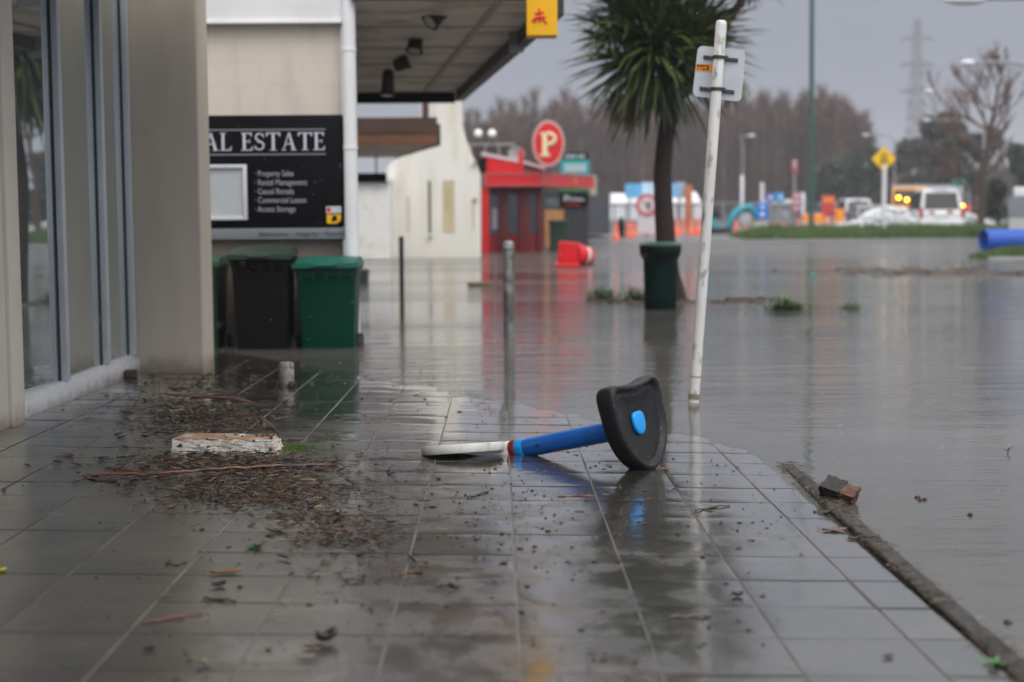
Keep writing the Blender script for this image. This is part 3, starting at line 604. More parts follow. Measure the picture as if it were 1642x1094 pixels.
for u in (905, 912, 919, 926, 933): a_ = P(u, 277, 57.97); b.box((a_.x+.07, a_.y, a_.z+.17), (.11, .02, .3))
b.build('marking', mat('pale_marking', (.5, .6, .62), .5), tp)
b = MB(); b.tube([(P(922, 300, 58).x, 58.08, -.2), (P(922, 300, 58).x, 58.08, P(922, 281, 58).z)], .1, 10); b.build('post', M['grey'], tp)
# ================================================================== wheelie bins
def wheelie(name, label, x, y, wd, top, body_m, lid_m, lid_back=0.0, g='wheelie bins against the block wall'):
    t = thing(name, label, 'bin', (x, y, -.12), g); z0 = -.12; dp = wd*1.05
    def sec(z, wf, df, yo=0): return [(x-wf/2, y+yo, z), (x+wf/2, y+yo, z), (x+wf/2, y+yo+df, z), (x-wf/2, y+yo+df, z)]
    b = MB(); zt = top-.06
    s0 = sec(z0, wd*.80, dp*.72, .12); s1 = sec(zt-.12, wd*.90, dp*.9, .02); s2 = sec(zt-.10, wd*.93, dp*.93, .005); s3 = sec(zt, wd*.96, dp*.95, 0)
    b.add(s0+s1+s2+s3, [(0, 3, 2, 1), (0, 1, 5, 4), (1, 2, 6, 5), (2, 3, 7, 6), (3, 0, 4, 7), (4, 5, 9, 8), (5, 6, 10, 9), (6, 7, 11, 10), (7, 4, 8, 11), (8, 9, 13, 12), (9, 10, 14, 13), (10, 11, 15, 14), (11, 8, 12, 15), (12, 13, 14, 15)])
    b.build('body', body_m, t, bevel=.018, bseg=3)
    b = MB(); b.span((x-wd*.5, y-.025, zt-.035), (x+wd*.5, y+dp*.98, zt-.002))
    for k in range(5): xx = x-wd*.4+k*wd*.2; b.span((xx-.012, y-.01, zt-.13), (xx+.012, y+.03, zt-.036))
    b.build('rim', body_m, t, bevel=.008)
    b = MB(); ly = y-.045; n_ = 10; prof = []
    for k in range(n_+1):
        f_ = k/n_; prof.append((ly+f_*(dp+.05), zt+.004+.052*math.sin(min(1, f_*2.2)*math.pi/2)+lid_back*f_))
    vs = []
    for (yy, zz) in prof:
        for q, dzz in ((-.5, -.0), (-.46, .012), (-.2, .022), (.2, .022), (.46, .012), (.5, 0)): vs.append((x+q*wd*1.03, yy, zz+dzz if abs(q) < .5 else zt+.0+lid_back*(yy-ly)))
    fs = [(a*6+c, a*6+c+1, (a+1)*6+c+1, (a+1)*6+c) for a in range(n_) for c in range(5)]+[tuple(range(6)), tuple(n_*6+i for i in range(6))]
    b.add(vs, fs); b.span((x-wd*.515, ly-.004, zt-.015), (x+wd*.515, ly+.02, zt+.028)); lid = b.build('lid', lid_m, t, smooth=35)
    b = MB(); b.tube([(x-wd*.17, ly-.03, zt+.012), (x+wd*.17, ly-.03, zt+.012)], .016, 8); b.span((x-wd*.19, ly-.04, zt), (x-wd*.155, ly+.01, zt+.03)); b.span((x+wd*.155, ly-.04, zt), (x+wd*.19, ly+.01, zt+.03)); b.build('lid_handle', lid_m, lid, smooth=40)
    b = MB(); b.tube([(x-wd*.4, y+dp+.03, zt-.02), (x+wd*.4, y+dp+.03, zt-.02)], .015, 8); b.build('handle', body_m, t, smooth=40)
    for s_ in (-1, 1):
        b = MB(); b.tube([(x+s_*wd*.40, y+dp*.78, z0+.11), (x+s_*(wd*.40+.055), y+dp*.78, z0+.11)], .115, 20); b.build('wheel', M['gasket'], t, bevel=.012)
    return t
gbody = mat('green_plastic', (.0, .046, .026), .38, var=.06, vscale=3, bump=.15, bscale=60, bdist=.001)
glid = mat('green_lid_plastic', (.004, .11, .075), .4, var=.08)
kbody = mat('charcoal_plastic', (.004, .004, .0045), .55, var=.12); olid = mat('olive_lid_plastic', (.022, .040, .028), .45, var=.1)
pA = P(524, 557, 13.85)
wheelie('wheelie_bin', 'bright green wheelie bin beside the white downpipe', pA.x, 13.85, .575, .80, gbody, glid)
pB = P(418, 557, 13.75); wheelie('wheelie_bin', 'black wheelie bin with an olive lid, middle of the three', pB.x, 13.75, .545, .885, kbody, olid, .02)
pC = P(308, 557, 13.95); wheelie('wheelie_bin', 'dull green wheelie bin half hidden behind the cream pillar', pC.x, 13.95, .53, .815, mat('dull_green_plastic', (.01, .045, .022), .45, var=.1), mat('dull_green_lid', (.03, .08, .05), .45))
fb = mat('faded_green_plastic', (.02, .06, .035), .5)
wheelie('wheelie_bin', 'distant dull green wheelie bin before the tan timber panel of the takeaway', P(896, 360, 50).x, 50, .64, .95, fb, fb, 0, 'wheelie bin by the takeaway')
# small dark green bin far left
p = G(578, 452); t = thing('litter_bin', 'small dark green bin standing in the flood beside the downpipe', 'bin', p)
b = MB(); b.lathe([(.0, -.2), (.13, -.2), (.15, .02), (.155, .16), (.17, .165), (.17, .2), (.13, .23), (0, .24)], p, 16); b.build('body', olid, t, smooth=40)
# ================================================================== bollards
for m_ in ('charcoal_plastic', 'green_plastic'): bpy.data.materials[m_].node_tree.nodes['Principled BSDF'].inputs['Specular IOR Level'].default_value = .25
def bollard(u, vb, vt, r, label, m_, capm):
    p = G(u, vb); zt = P(u, vt, p.y).z; t = thing('bollard', label, 'bollard', p, 'bollards along the flooded kerb')
    b = MB(); b.lathe([(r, -.4), (r, zt-.09), (r*.93, zt-.085), (r*.93, zt-.075), (r, zt-.07), (r, zt-.03), (r*.9, zt-.008), (r*.5, zt), (0, zt)], (p.x, p.y, 0), 20); b.build('post', m_, t, smooth=45)
    b = MB(); b.lathe([(r*1.04, zt-.065), (r*1.05, zt-.02), (r*.92, zt+.0), (r*.5, zt+.01), (0, zt+.012)], (p.x, p.y, 0), 20); b.build('cap', capm, t, smooth=45)
bollard(816.5, 540, 388, .053, 'grey metal bollard with a pale cap standing in the flood', mat('bollard_grey', (.14, .145, .14), .5, .3, var=.3, vscale=10, col2=(.06, .06, .055), c2scale=6), M['steelpost'])
bollard(644.5, 469, 380, .036, 'thin black bollard in front of the white building', mat('bollard_black', (.015, .017, .014), .5, var=.2), M['dark'])
# ================================================================== leaning sign pole
pb = G(1112, 645); pt = P(1157, 33, pb.y-.02)
t = thing('sign_pole', 'leaning white pole with the back of a small square sign, standing in the flood', 'sign', pb)
ax = (Vector(pt)-Vector(pb)).normalized()
wp = mat('chipped_white_pole', (.62, .62, .60), .42, col2=(.30, .30, .27), c2scale=26, vstretch=(1, 1, .35), c2lo=.56, c2hi=.66, var=.08, vscale=9, bump=.3, bscale=90, bdist=.002)
b = MB(); b.tube([Vector(pb)-ax*.4, Vector(pb)+ax*.3, Vector(pb)+ax*1.2, pt-ax*.03, pt-ax*.008, pt], [.035, .0345, .0345, .0345, .031, .022], 24); b.build('pole', wp, t, smooth=45)
b = MB(); b.tube([Vector(pb)+ax*.018, Vector(pb)+ax*.055], .0355, 24); b.tube([Vector(pb)+ax*.16, Vector(pb)+ax*.168], .0353, 24); b.build('stain_ring', mat('algae_stain', (.22, .20, .12), .6, var=.4, vscale=20), t, smooth=45)
yp = pb.y+.065
cor = [P(1119.5, 73, yp+.03), P(1196, 81, yp-.02), P(1188.5, 163.5, yp-.02), P(1110, 154, yp+.03)]
def rounded(c, r=.12, k=5):
    out = []
    for i in range(4):
        a, q, d = c[i-1], c[i], c[(i+1) % 4]; p0 = q+(a-q)*r; p1 = q+(d-q)*r
        for j in range(k+1): f_ = j/k; out.append(p0*(1-f_)**2+q*2*f_*(1-f_)+p1*f_**2)
    return out
nrm = (cor[1]-cor[0]).cross(cor[3]-cor[0]).normalized()
if nrm.y > 0: nrm = -nrm
b = MB(); b.prism(rounded(cor), -nrm*.003); sp_ = b.build('sign_plate', mat('plate_back', (.50, .515, .54), .42, .3, var=.1, vscale=6, bump=.15, bscale=30, bdist=.002, bstretch=(.3, 1, 1)), t)
def PL(u, v, o=0):   # point on plate plane
    r = ray(u, v); k = (cor[0]-CO).dot(nrm)/r.dot(nrm); return CO+r*k+nrm*o
for (v0, v1, vh, ul, ur) in ((91.5, 95.5, 5, 1128, 1183.5), (141.5, 146.5, 5, 1122, 1177.5)):
    b = MB(); a_, c_ = PL(ul, v0-2.6), PL(ur, v1-1.2); a2, c2 = PL(ul, v0+3.2), PL(ur, v1+4.6)
    b.prism([a_, c_, c2, a2], nrm*.016); b.build('bracket', M['dark'], t, bevel=.002)
    m0 = PL((ul+ur)/2-2, (v0+v1)/2+1); zc = m0.z
    kk = (zc-pb.z)/ax.z; c0 = Vector(pb)+ax*kk
    b = MB(); b.tube([c0-ax*.011, c0+ax*.011], .0385, 20); b.box(c0+Vector((.045, -.0, 0)), (.022, .02, .018)); b.box(c0-Vector((.045, 0, 0)), (.022, .02, .018)); b.build('clamp', M['dark'], t, smooth=40)
b = MB(); b.prism([PL(1117, 102, .001), PL(1143.5, 103.5, .001), PL(1143, 116, .001), PL(1115.5, 114, .001)], nrm*.0012); st_ = b.build('sticker', mat('orange_sticker', (.80, .27, .01), .5), t)
b = MB()
for (ua, ub, va, vb) in ((1117.5, 1121, 104, 107.5), (1121.8, 1124.5, 104, 107.5), (1125.2, 1129, 104.2, 107.8), (1130, 1133, 104.5, 107.5), (1118, 1119.2, 109.5, 112.5), (1121, 1126, 109.7, 111), (1127, 1130, 109.7, 112.8), (1134, 1136.4, 105, 113.2), (1131, 1133, 110, 112.5)):
    b.prism([PL(ua, va, .0023), PL(ub, va+.1, .0023), PL(ub, vb, .0023), PL(ua, vb, .0023)], nrm*.0005)
b.build('print', M['black'], st_)
# ================================================================== litter bin in front of palm
p = G(1061.5, 497); t = thing('litter_bin', 'dark green ribbed litter bin standing in the flood before the palm trunk', 'bin', p)
X, Y_ = p.x, p.y; zt = P(1060, 388, Y_).z; q_ = Y_/FPX
dg = mat('deep_green_plastic', (.0015, .011, .009), .65, var=.2, vscale=5, spec=.05)
b = MB(); b.lathe([(25.5*q_, -.4), (26*q_, .12), (26.6*q_, .125), (26.6*q_, .16), (26.2*q_, .165), (27.5*q_, zt-.24), (0, zt-.23)], (X, Y_+.2, 0), 36); b.build('body', dg, t, smooth=35)
b = MB(); b.lathe([(27.3*q_, zt-.235), (33*q_, zt-.16), (34*q_, zt-.1), (34*q_, zt-.055), (33*q_, zt-.05), (33*q_, zt-.052)], (X, Y_+.2, 0), 36); b.build('collar', mat('black_green', (.003, .006, .006), .45, spec=.15), t, smooth=35)
b = MB(); b.lathe([(34.5*q_, zt-.053), (34.5*q_, zt-.035), (30*q_, zt-.018), (20*q_, zt-.003), (0, zt)], (X, Y_+.2, 0), 36); b.build('lid', mat('lid_green', (.02, .075, .055), .45, var=.1), t, smooth=35)
# ================================================================== cabbage palm
pt_ = G(1083, 482); PX, PY = pt_.x, pt_.y+.25
t = thing('palm_tree', 'spiky cabbage palm with a dark trunk rising behind the green litter bin', 'palm', (PX, PY, 0))
def TP(u, v, y=None): return P(u, v, y or PY)
trunk = [TP(1080, 500), TP(1077, 470), TP(1072, 440), TP(1068, 395), TP(1064, 330), TP(1062, 280), TP(1066, 230), TP(1072, 190), TP(1074, 120)]
s_ = PY/FPX
b = MB(); b.tube([trunk[0]-Vector((0, 0, .3))]+trunk, [27*s_, 26*s_, 22*s_, 18*s_, 16*s_, 15*s_, 14.5*s_, 13.5*s_, 14*s_, 12*s_], 16)
b.build('trunk', mat('palm_bark', (.024, .012, .010), .9, var=.3, vscale=10, bump=1, bscale=25, bstretch=(1, 1, .6), bdist=.03), t, smooth=50)
brs = [[(1100, 150), (1125, 95), (1150, 60), (1170, 30), (1190, 0), (1205, -30)], [(1076, 140), (1082, 60), (1086, -30), (1090, -110)], [(1070, 130), (1040, 40), (1025, -60), (1015, -150)], [(1104, 120), (1117, 60), (1120, -40), (1128, -140)]]
for br_ in brs:
    b = MB(); b.tube([TP(1074, 165)]+[TP(u, v, PY-.05) for u, v in br_], [8*s_]+[6.5*s_]*(len(br_)-1)+[4.5*s_], 8); b.build('branch', mat('palm_limb', (.085, .035, .025), .85, var=.3), t, smooth=50) if br_ is brs[0] else b.build('branch', bpy.data.materials['palm_limb'], t, smooth=50)
lm = [mat('palm_leaf', (.016, .034, .010), .5, var=.25, vscale=2), mat('palm_leaf_light', (.085, .115, .022), .5, var=.2, vscale=2), mat('palm_leaf_dead', (.085, .045, .025), .8, var=.3)]
def head(c, n_, L0, seed, dead=30, w=.028, up=-.35):
    r = random.Random(seed); b = MB()
    for k in range(n_+dead):
        isd = k >= n_
        az_ = r.uniform(0, 2*math.pi)
        el = math.asin(r.uniform(up, 1)) if not isd else R_(r.uniform(-85, -50))
        Ln = L0*r.uniform(.75, 1.08)*(1 if not isd else .62); d = Vector((math.cos(az_)*math.cos(el), math.sin(az_)*math.cos(el), math.sin(el)))
        side = d.cross(Vector((0, 0, 1))); side = side.normalized() if side.length > .1 else Vector((1, 0, 0))
        side = (Matrix.Rotation(r.uniform(-.9, .9), 3, d) @ side)
        droop = r.uniform(.05, .35) if not isd else .1
        if r.random() < .35: droop += r.uniform(.15, .5)
        p = c+d*.05+Vector((r.uniform(-.05, .05), r.uniform(-.05, .05), r.uniform(-.12, .1))); vs = []; dd = d.copy(); ns = 7
        for i in range(ns+1):
            f_ = i/ns; wd = w*(.45+1.2*f_ if f_ < .4 else .93*(1-f_)**.6/.6**.6)*r.uniform(.95, 1.05) if f_ < 1 else .001
            vs += [p-side*wd, p+side*wd]
            dd = (dd+Vector((0, 0, -1))*droop*.28*f_*1.6).normalized(); p = p+dd*Ln/ns
        mi = 2 if isd else (1 if r.random() < .42 else 0)
        b.add(vs, [(2*i, 2*i+1, 2*i+3, 2*i+2) for i in range(ns)], mi)
    return b
c_ = TP(1052, 92)
for nm_, (u, v, n_, L0, sd, dd_, upv) in enumerate(((1048, 84, 640, 1.28, 1, 26, -.92), (1108, 66, 360, 1.05, 2, 14, -.85), (1015, 20, 200, .9, 9, 6, -.5), (1015, -150, 260, 1.0, 3, 20, -.4), (1128, -145, 260, 1.0, 4, 20, -.4), (1090, -115, 200, .95, 5, 10, -.3), (1207, -45, 120, .62, 6, 14, -.8), (985, 60, 60, .6, 8, 4, -.6))):
    h_ = head(TP(u, v, PY-.05), n_, L0, sd, dd_, up=upv); h_.build('leaf_head', lm, t)
h_ = MB(); r = random.Random(5)
for k in range(70):
    p = TP(1000+r.uniform(-22, 22), 150+r.uniform(-8, 20), PY+r.uniform(-.3, .3)) if k < 45 else TP(1170+r.uniform(-12, 16), 118+r.uniform(-8, 16), PY+r.uniform(-.3, .3))
    e = p+Vector((r.uniform(-.08, .08), r.uniform(-.1, .1), -r.uniform(.3, .55))); m_ = (p+e)/2+Vector((r.uniform(-.05, .05), 0, 0)); s__ = Vector((.014, .006, 0))
    h_.add([p-s__, p+s__, m_+s__, m_-s__, e], [(0, 1, 2, 3), (3, 2, 4)])
h_.build('dead_leaf_skirt', lm[2], t)
# ================================================================== plants poking from the flood
def tuft(u, v, wpx, hpx, label, n_=60, g='green plants poking out of the flood', seed=0, mats=None, name='flooded_plant'):
    r = random.Random(seed); p = G(u, v); s_ = p.y/FPX; b = MB(); W, H = wpx*s_*.58, hpx*s_*1.15
    for k in range(n_):
        x = r.gauss(0, .42)*W; yy = r.uniform(-.2, .2); hh_ = H*(1-abs(x/W)**1.5*.6)*r.uniform(.4, 1.05) if abs(x) < W else H*.3
        base = Vector((p.x+x, p.y+yy, -.02)); tip = base+Vector((r.uniform(-.5, .5)*H*.8, r.uniform(-.3, .3)*H, max(.02, hh_)))
        b.tube([base, (base+tip)/2, tip], .003, 3, 1)
        for q in range(r.randint(4, 8)):
            c = base+(tip-base)*r.uniform(.25, 1.05); a = r.uniform(0, 6.28); d = Vector((math.cos(a), math.sin(a), r.uniform(-.2, .5)))*H*r.uniform(.2, .42); sd = d.cross(Vector((0, 0, 1))).normalized()*H*.085
            b.add([c, c+d*.5+sd, c+d, c+d*.5-sd], [(0, 1, 2, 3)], 0 if r.random() < .7 else 2)
    o = b.build(name, mats or GM); tag(o, label, 'plant', g); return o
GM = [mat('plant_leaf', (.055, .125, .02), .5, var=.3, vscale=6), mat('plant_stem', (.05, .06, .02), .7), mat('plant_leaf_light', (.13, .24, .04), .5, var=.2)]
tuft(964, 479, 58, 19, 'low green plant clump in the flood left of the litter bin', 80, seed=1)
tuft(1018, 480, 38, 21, 'green plant clump against the left side of the litter bin', 60, seed=2)
tuft(1258, 497, 66, 22, 'largest green plant clump in the open flood right of the leaning pole', 110, seed=3)
tuft(1364, 495, 38, 13, 'small green plant clump in the open flood', 40, seed=4)
tuft(592, 408, 44, 16, 'leafy plant at the foot of the weatherboard building', 50, seed=5)
b = MB()
for k in range(60):
    u = random.choice([random.gauss(1085, 20), random.gauss(1010, 35), random.gauss(1180, 40)]); p = G(u, random.uniform(479, 486)); b.ell((p.x, p.y, 0), (random.uniform(.03, .12), random.uniform(.02, .06), random.uniform(.01, .03)), 7, 4, jit=.3)
struct(b.build('mud_debris', mat('mud', (.05, .03, .02), .7, var=.3)), 'stuff', 'muddy leaf debris floating round the foot of the palm')
# floating board
p = G(770, 458); o = MB().box((p.x, p.y, .02), (.42, .12, .07), .05).build('timber_offcut', mat('pale_timber', (.20, .15, .09), .7, var=.2, vscale=10, vstretch=(1, 8, 8)), bevel=.006); tag(o, 'short timber board floating between the two bollards', 'board')
# floating crumbs and debris line far right
b = MB(); r = random.Random(9)
for k in range(170):
    u = r.uniform(1355, 1640); v = 437+r.gauss(0, 3.5)+(u-1500)*.012; p = G(u, v); b.ell((p.x, p.y, 0), (r.uniform(.05, .3), r.uniform(.03, .12), r.uniform(.008, .03)), 6, 4, jit=.3)
struct(b.build('floating_debris', mat('mud2', (.07, .055, .045), .7, var=.3)), 'stuff', 'line of floating leaf debris before the blue pipe')
p = G(1303, 441); o = MB().ell((p.x, p.y, .0), (.09, .07, .045), 12, 6).build('floating_cup', mat('teal_plastic', (.01, .14, .12), .4), smooth=60); tag(o, 'small teal object floating in the open flood', 'litter')
p = G(1243, 433); o = MB().ell((p.x, p.y, .0), (.08, .06, .035), 8, 6, jit=.2).build('floating_clump', M['dark']); tag(o, 'small dark clump floating left of the teal object', 'litter')
# ================================================================== toppled red barrel
p = G(920, 426); t = thing('traffic_drum', 'red plastic traffic drum with square base toppled in the flood', 'traffic drum', p)
s_ = p.y/FPX; rd = mat('bright_red_plastic', (.58, .006, .012), .5, var=.06)
b = MB(); M1 = Matrix.Rotation(R_(-12), 3, 'Z') @ Matrix.Rotation(R_(4), 3, 'Y')
b.box((P(911, 407, p.y).x, p.y, .27), (33*s_, .09, 38*s_), 0, 0, M1); b.build('base', rd, t, bevel=.03, bseg=3)
b = MB(); b.prism([G(888, 428), G(930, 429), G(926, 424), G(893, 423)], (0, 0, .05)); b.build('flap', rd, t, bevel=.01)
c0 = Vector((P(921, 405, p.y).x, p.y+.1, .25)); dv = Vector((.85, .5, -.12)).normalized(); L0 = .42
b = MB(); b.tube([c0, c0+dv*L0*.3, c0+dv*L0*.32, c0+dv*L0*.6, c0+dv*L0*.62, c0+dv*L0, c0+dv*(L0+.03)], [.27, .26, .235, .23, .21, .2, .14], 22); b.build('drum', rd, t, smooth=35)
b = MB(); b.tube([c0+dv*L0*.66, c0+dv*L0*.8], [.2125, .207], 22); b.build('band', M['refl'], t, smooth=35)
b = MB(); e = c0+dv*(L0+.04); b.ell(e-Vector((0, 0, .13)), (.07, .05, .05), 8, 6); b.build('foot', M['black'], t, smooth=50)
# ================================================================== cones
def make_cone():
    t = thing('traffic_cone', 'orange traffic cone', 'traffic cone', (0, 0, 0), 'orange cones across the far road')
    b = MB(); b.lathe([(.125, .03), (.10, .18)], (0, 0, 0), 14); b.lathe([(.076, .36), (.064, .45)], (0, 0, 0), 14); b.lathe([(.05, .56), (.025, .70), (.012, .705)], (0, 0, 0), 14); b.build('cone_body', M['orange'], t, smooth=40)
    b = MB(); b.lathe([(.10, .18), (.076, .36)], (0, 0, 0), 14); b.lathe([(.064, .45), (.05, .56)], (0, 0, 0), 14); b.build('reflective_band', mat('cone_band', (.9, .28, .18), .4), t, smooth=40)
    b = MB(); b.box((0, 0, .018), (.36, .36, .036)); b.build('base', M['orange'], t, bevel=.01); return t
cone = make_cone(); first = True
cones = [(988, 388, 26, 'leftmost cone of the row, standing alone'), (1007, 385, 24, 'first cone of the tight cluster left of the palm trunk'), (1014, 384, 24, 'second cone of the tight cluster left of the palm trunk'),
 (1022, 385, 22, 'third cone of the tight cluster left of the palm trunk'), (1032, 385, 20, 'fourth cone of the tight cluster left of the palm trunk'), (1043, 383, 22, 'cone touching the left edge of the palm trunk'),
 (1086, 377, 22, 'cone just right of the palm trunk'), (1096, 377, 20, 'second cone right of the palm trunk'), (1109, 378, 22, 'cone midway between palm trunk and leaning pole'), (1120, 376, 22, 'cone just left of the leaning pole'),
 (1180, 379, 22, 'cone right of the teal digger'), (1195, 378, 20, 'second cone right of the teal digger'), (1145, 371, 10, 'small cone beneath the teal digger arm'), (1243, 379, 18, 'cone right of the blue board sign'),
 (1257, 378, 18, 'second cone right of the blue board sign'), (1279, 373, 16, 'cone left of the green lamp post'), (1319, 375, 16, 'cone right of the green lamp post'), (1331, 376, 18, 'cone under the red and orange sign'),
 (1351, 376, 20, 'cone right of the red and orange sign'), (1377, 360, 12, 'small cone before the distant white van'), (1399, 368, 16, 'slim cone before the yellow diamond sign'), (1471, 378, 14, 'short cone at the left rear of the white car'),
 (1630, 369, 22, 'cone standing behind the blue pipe'), (915, 388, 23, 'cone behind the toppled red drum')]
for k, (u, v, hpx, lab) in enumerate(cones):
    y = .7*FPX/hpx; z = .05
    if k == 23: z = -.02
    y = min(y, 92); pz_ = P(u, v, y); z = pz_.z if abs(pz_.z-.06) < .35 else .06
    lab2 = 'orange and white traffic cone, '+lab
    if first: cone.location = (pz_.x, y, z); cone['label'] = lab2; first = False; cone.scale = (1.45, 1.45, 1.22)
    else: copy_thing(cone, (pz_.x, y, z), random.uniform(0, 1.5), lab2)
# orange barrels
def barrel(u, v, y, label, w=.5, h_=.95):
    p = P(u, v, y); t = thing('orange_barrel', label, 'barrel', p, 'orange barrels round the road works')
    b = MB(); b.lathe([(w*.55, 0), (w*.52, .08), (w*.5, .3), (w*.46, .32), (w*.46, .6), (w*.42, .62), (w*.4, h_-.05), (w*.3, h_), (0, h_)], p, 16); b.build('drum', mat('orange_drum', (.95, .30, .01), .4) if 'orange_drum' not in bpy.data.materials else bpy.data.materials['orange_drum'], t, smooth=40)
    b = MB(); b.lathe([(w*.48, .36), (w*.48, .52)], p, 16); b.build('band', M['refl'], t, smooth=40)
barrel(1293, 373, 80, 'orange barrel touching the green lamp post on its left')
barrel(1312, 374, 78, 'orange barrel touching the green lamp post on its right', .6)
barrel(1345, 372, 82, 'orange barrel below the red and orange sign', .6, 1.2)
barrel(1324, 373, 84, 'orange barrel beneath the red and orange sign post', .5)
# ================================================================== verge, posts, pipe
def vz(x, y): return .24*math.exp(-((y-68.5)/3.2)**2)*min(1, max(0, (x-10.6)/1.2))*(1+.15*noise.noise(Vector((x*.5, y*.5, 0))))
soil = mat('grass_soil', (.035, .05, .015), .9, var=.3)
b = MB(); vx = [10.4+k*.45 for k in range(40)]; vy = [62.1+k*.65 for k in range(19)]
vs = [(x, y, .0+vz(x, y)) for y in vy for x in vx]; b.add(vs, [(j*40+i, j*40+i+1, (j+1)*40+i+1, (j+1)*40+i) for j in range(18) for i in range(39)])
struct(b.build('verge', soil, smooth=60), label='low grassed traffic island across the road')
gbm = [mat('grass_blade', (.040, .085, .010), .6, var=.35, vscale=1.2), mat('grass_blade_light', (.09, .14, .02), .6, var=.3, vscale=1.2)]
b = MB(); r = random.Random(3)
for k in range(15000):
    x = r.uniform(10.5, 27.5); y = 62.3+(abs(r.gauss(0, 1.2)) if r.random() < .3 else r.uniform(0, 8)); z = vz(x, y); h_ = r.uniform(.12, .40)*(1.25+.5*noise.noise(Vector((x*.8, y, 9)))); lx = r.uniform(-.12, .12); wd = r.uniform(.02, .045)
    b.add([(x-wd, y, z-.02), (x+wd, y, z-.02), (x+lx, y+r.uniform(-.1, .1), z+h_)], [(0, 1, 2)], 0 if r.random() < .7 else 1)
struct(b.build('verge_grass', gbm), 'stuff', 'long green grass on the traffic island')
b = MB(); b.span((10.0, 61.9, -.1), (28, 62.15, .07)); struct(b.build('kerb', M['grey'], bevel=.02), label='low grey kerb along the grassed traffic island')
# near grass patch and its kerb on right
p0, p1 = G(1586, 417), G(1700, 414); b = MB(); b.span((p0.x, p0.y-.1, -.2), (p1.x, p0.y+.15, .07)); b.build('kerb', M['grey'], bevel=.02)
struct(S.collection.objects[-1], label='short grey kerb in front of the blue pipe')
b = MB()
for k in range(2600):
    f_ = r.random(); x = p0.x+.05+f_*(p1.x-p0.x); y = p0.y+.25+r.random()*1.6; h_ = .12+.26*min(1, f_*2.2)*r.uniform(.5, 1); wd = r.uniform(.008, .02)
    b.add([(x-wd, y, -.03), (x+wd, y, -.03), (x+r.uniform(-.12, .12), y+r.uniform(-.1, .1), h_)], [(0, 1, 2)], 0 if r.random() < .6 else 1)
struct(b.build('grass_patch', gbm), 'stuff', 'tuft of green grass in front of the blue pipe')
pL = P(1577, 391, 44.5); t = thing('blue_pipe', 'large bright blue pipe lying along the flooded road', 'pipe', pL)
rad = 17.5*44.5/FPX; zc = rad+.02; b = MB(); ax_ = Vector((1, .16, 0)).normalized(); s0 = Vector((pL.x, pL.y, zc)); n_ = 28
sidev = Vector((-ax_.y, ax_.x, 0)); vs = []
for (d, rr) in ((0, rad*.93), (0, rad), (9, rad), (9, rad*.93)):
    for k in range(n_): a = 2*math.pi*k/n_; vs.append(s0+ax_*d+(sidev*math.cos(a)+Vector((0, 0, 1))*math.sin(a))*rr)
b.add(vs, [(q*n_+k, q*n_+(k+1) % n_, ((q+1) % 4)*n_+(k+1) % n_, ((q+1) % 4)*n_+k) for q in range(4) for k in range(n_)]); b.build('pipe_wall', mat('blue_pipe', (.004, .075, .42), .5, var=.08), t, smooth=40)
# green lamp post
p = P(1300.5, 372, 68.5); t = thing('lamp_post', 'tall thin dark green lamp post rising out of the frame', 'lamp post', (p.x, p.y, .3))
gp_ = mat('green_post', (.005, .06, .042), .45, var=.1); tp_ = P(1302, -20, 68.5); dvec = (tp_-p)
b = MB(); b.tube([p-Vector((0, 0, .5)), p+dvec*.01, p+dvec*.02, tp_, tp_+dvec*.25], [.15, .15, .115, .095, .07], 14); b.build('post', gp_, t, smooth=40)
e = tp_+dvec*.25; b = MB(); b.tube([e, e+Vector((-.3, 0, .5)), e+Vector((-1.6, 0, .7))], .05, 8); b.build('arm', gp_, t, smooth=40)
b = MB(); b.ell(e+Vector((-1.9, 0, .68)), (.42, .16, .09), 12, 6); b.build('lamp_head', M['grey'], t, smooth=50)
# distant street lamps
def street_lamp(u, v, y, arm, label, hr=.3, col=None):
    h_ = P(u, v, y); px = h_.x+arm; t = thing('street_lamp', label, 'street lamp', (px, y, 0), 'grey street lamps along the far road')
    b = MB(); b.tube([(px, y, 0), (px, y, h_.z-1.1)], [.11, .07], 10); b.build('post', M['grey'], t, smooth=40)
    b = MB(); b.tube([(px, y, h_.z-1.1), (px-.12, y, h_.z-.55), (px-.5, y, h_.z-.12), (px-arm*.45, y, h_.z+.03), (h_.x+hr, y, h_.z+.03)], [.07, .065, .06, .055, .05], 8); b.build('arm', M['grey'], t, smooth=50)
    b = MB(); b.ell(h_, (hr*1.15, .16, .14), 12, 6); b.build('lamp_head', M['alu_pale'], t, smooth=50)
street_lamp(1552, 101, 62, 2.9, 'grey street lamp with arm reaching over the bare tree', .28)
street_lamp(1490, 147, 95, 3.4, 'street lamp whose head hangs left of the bare tree top', .3)
street_lamp(1486, 193, 130, 3.6, 'street lamp below the second lamp, before the olive trees', .3)
street_lamp(1388, 217, 160, 3.0, 'distant street lamp head above the yellow diamond sign', .3)
street_lamp(1205, 218, 150, -.8, 'distant street lamp right of the leaning pole', .35)
street_lamp(1548, 0, 40, 3.6, 'street lamp arm in the top right corner', .5)
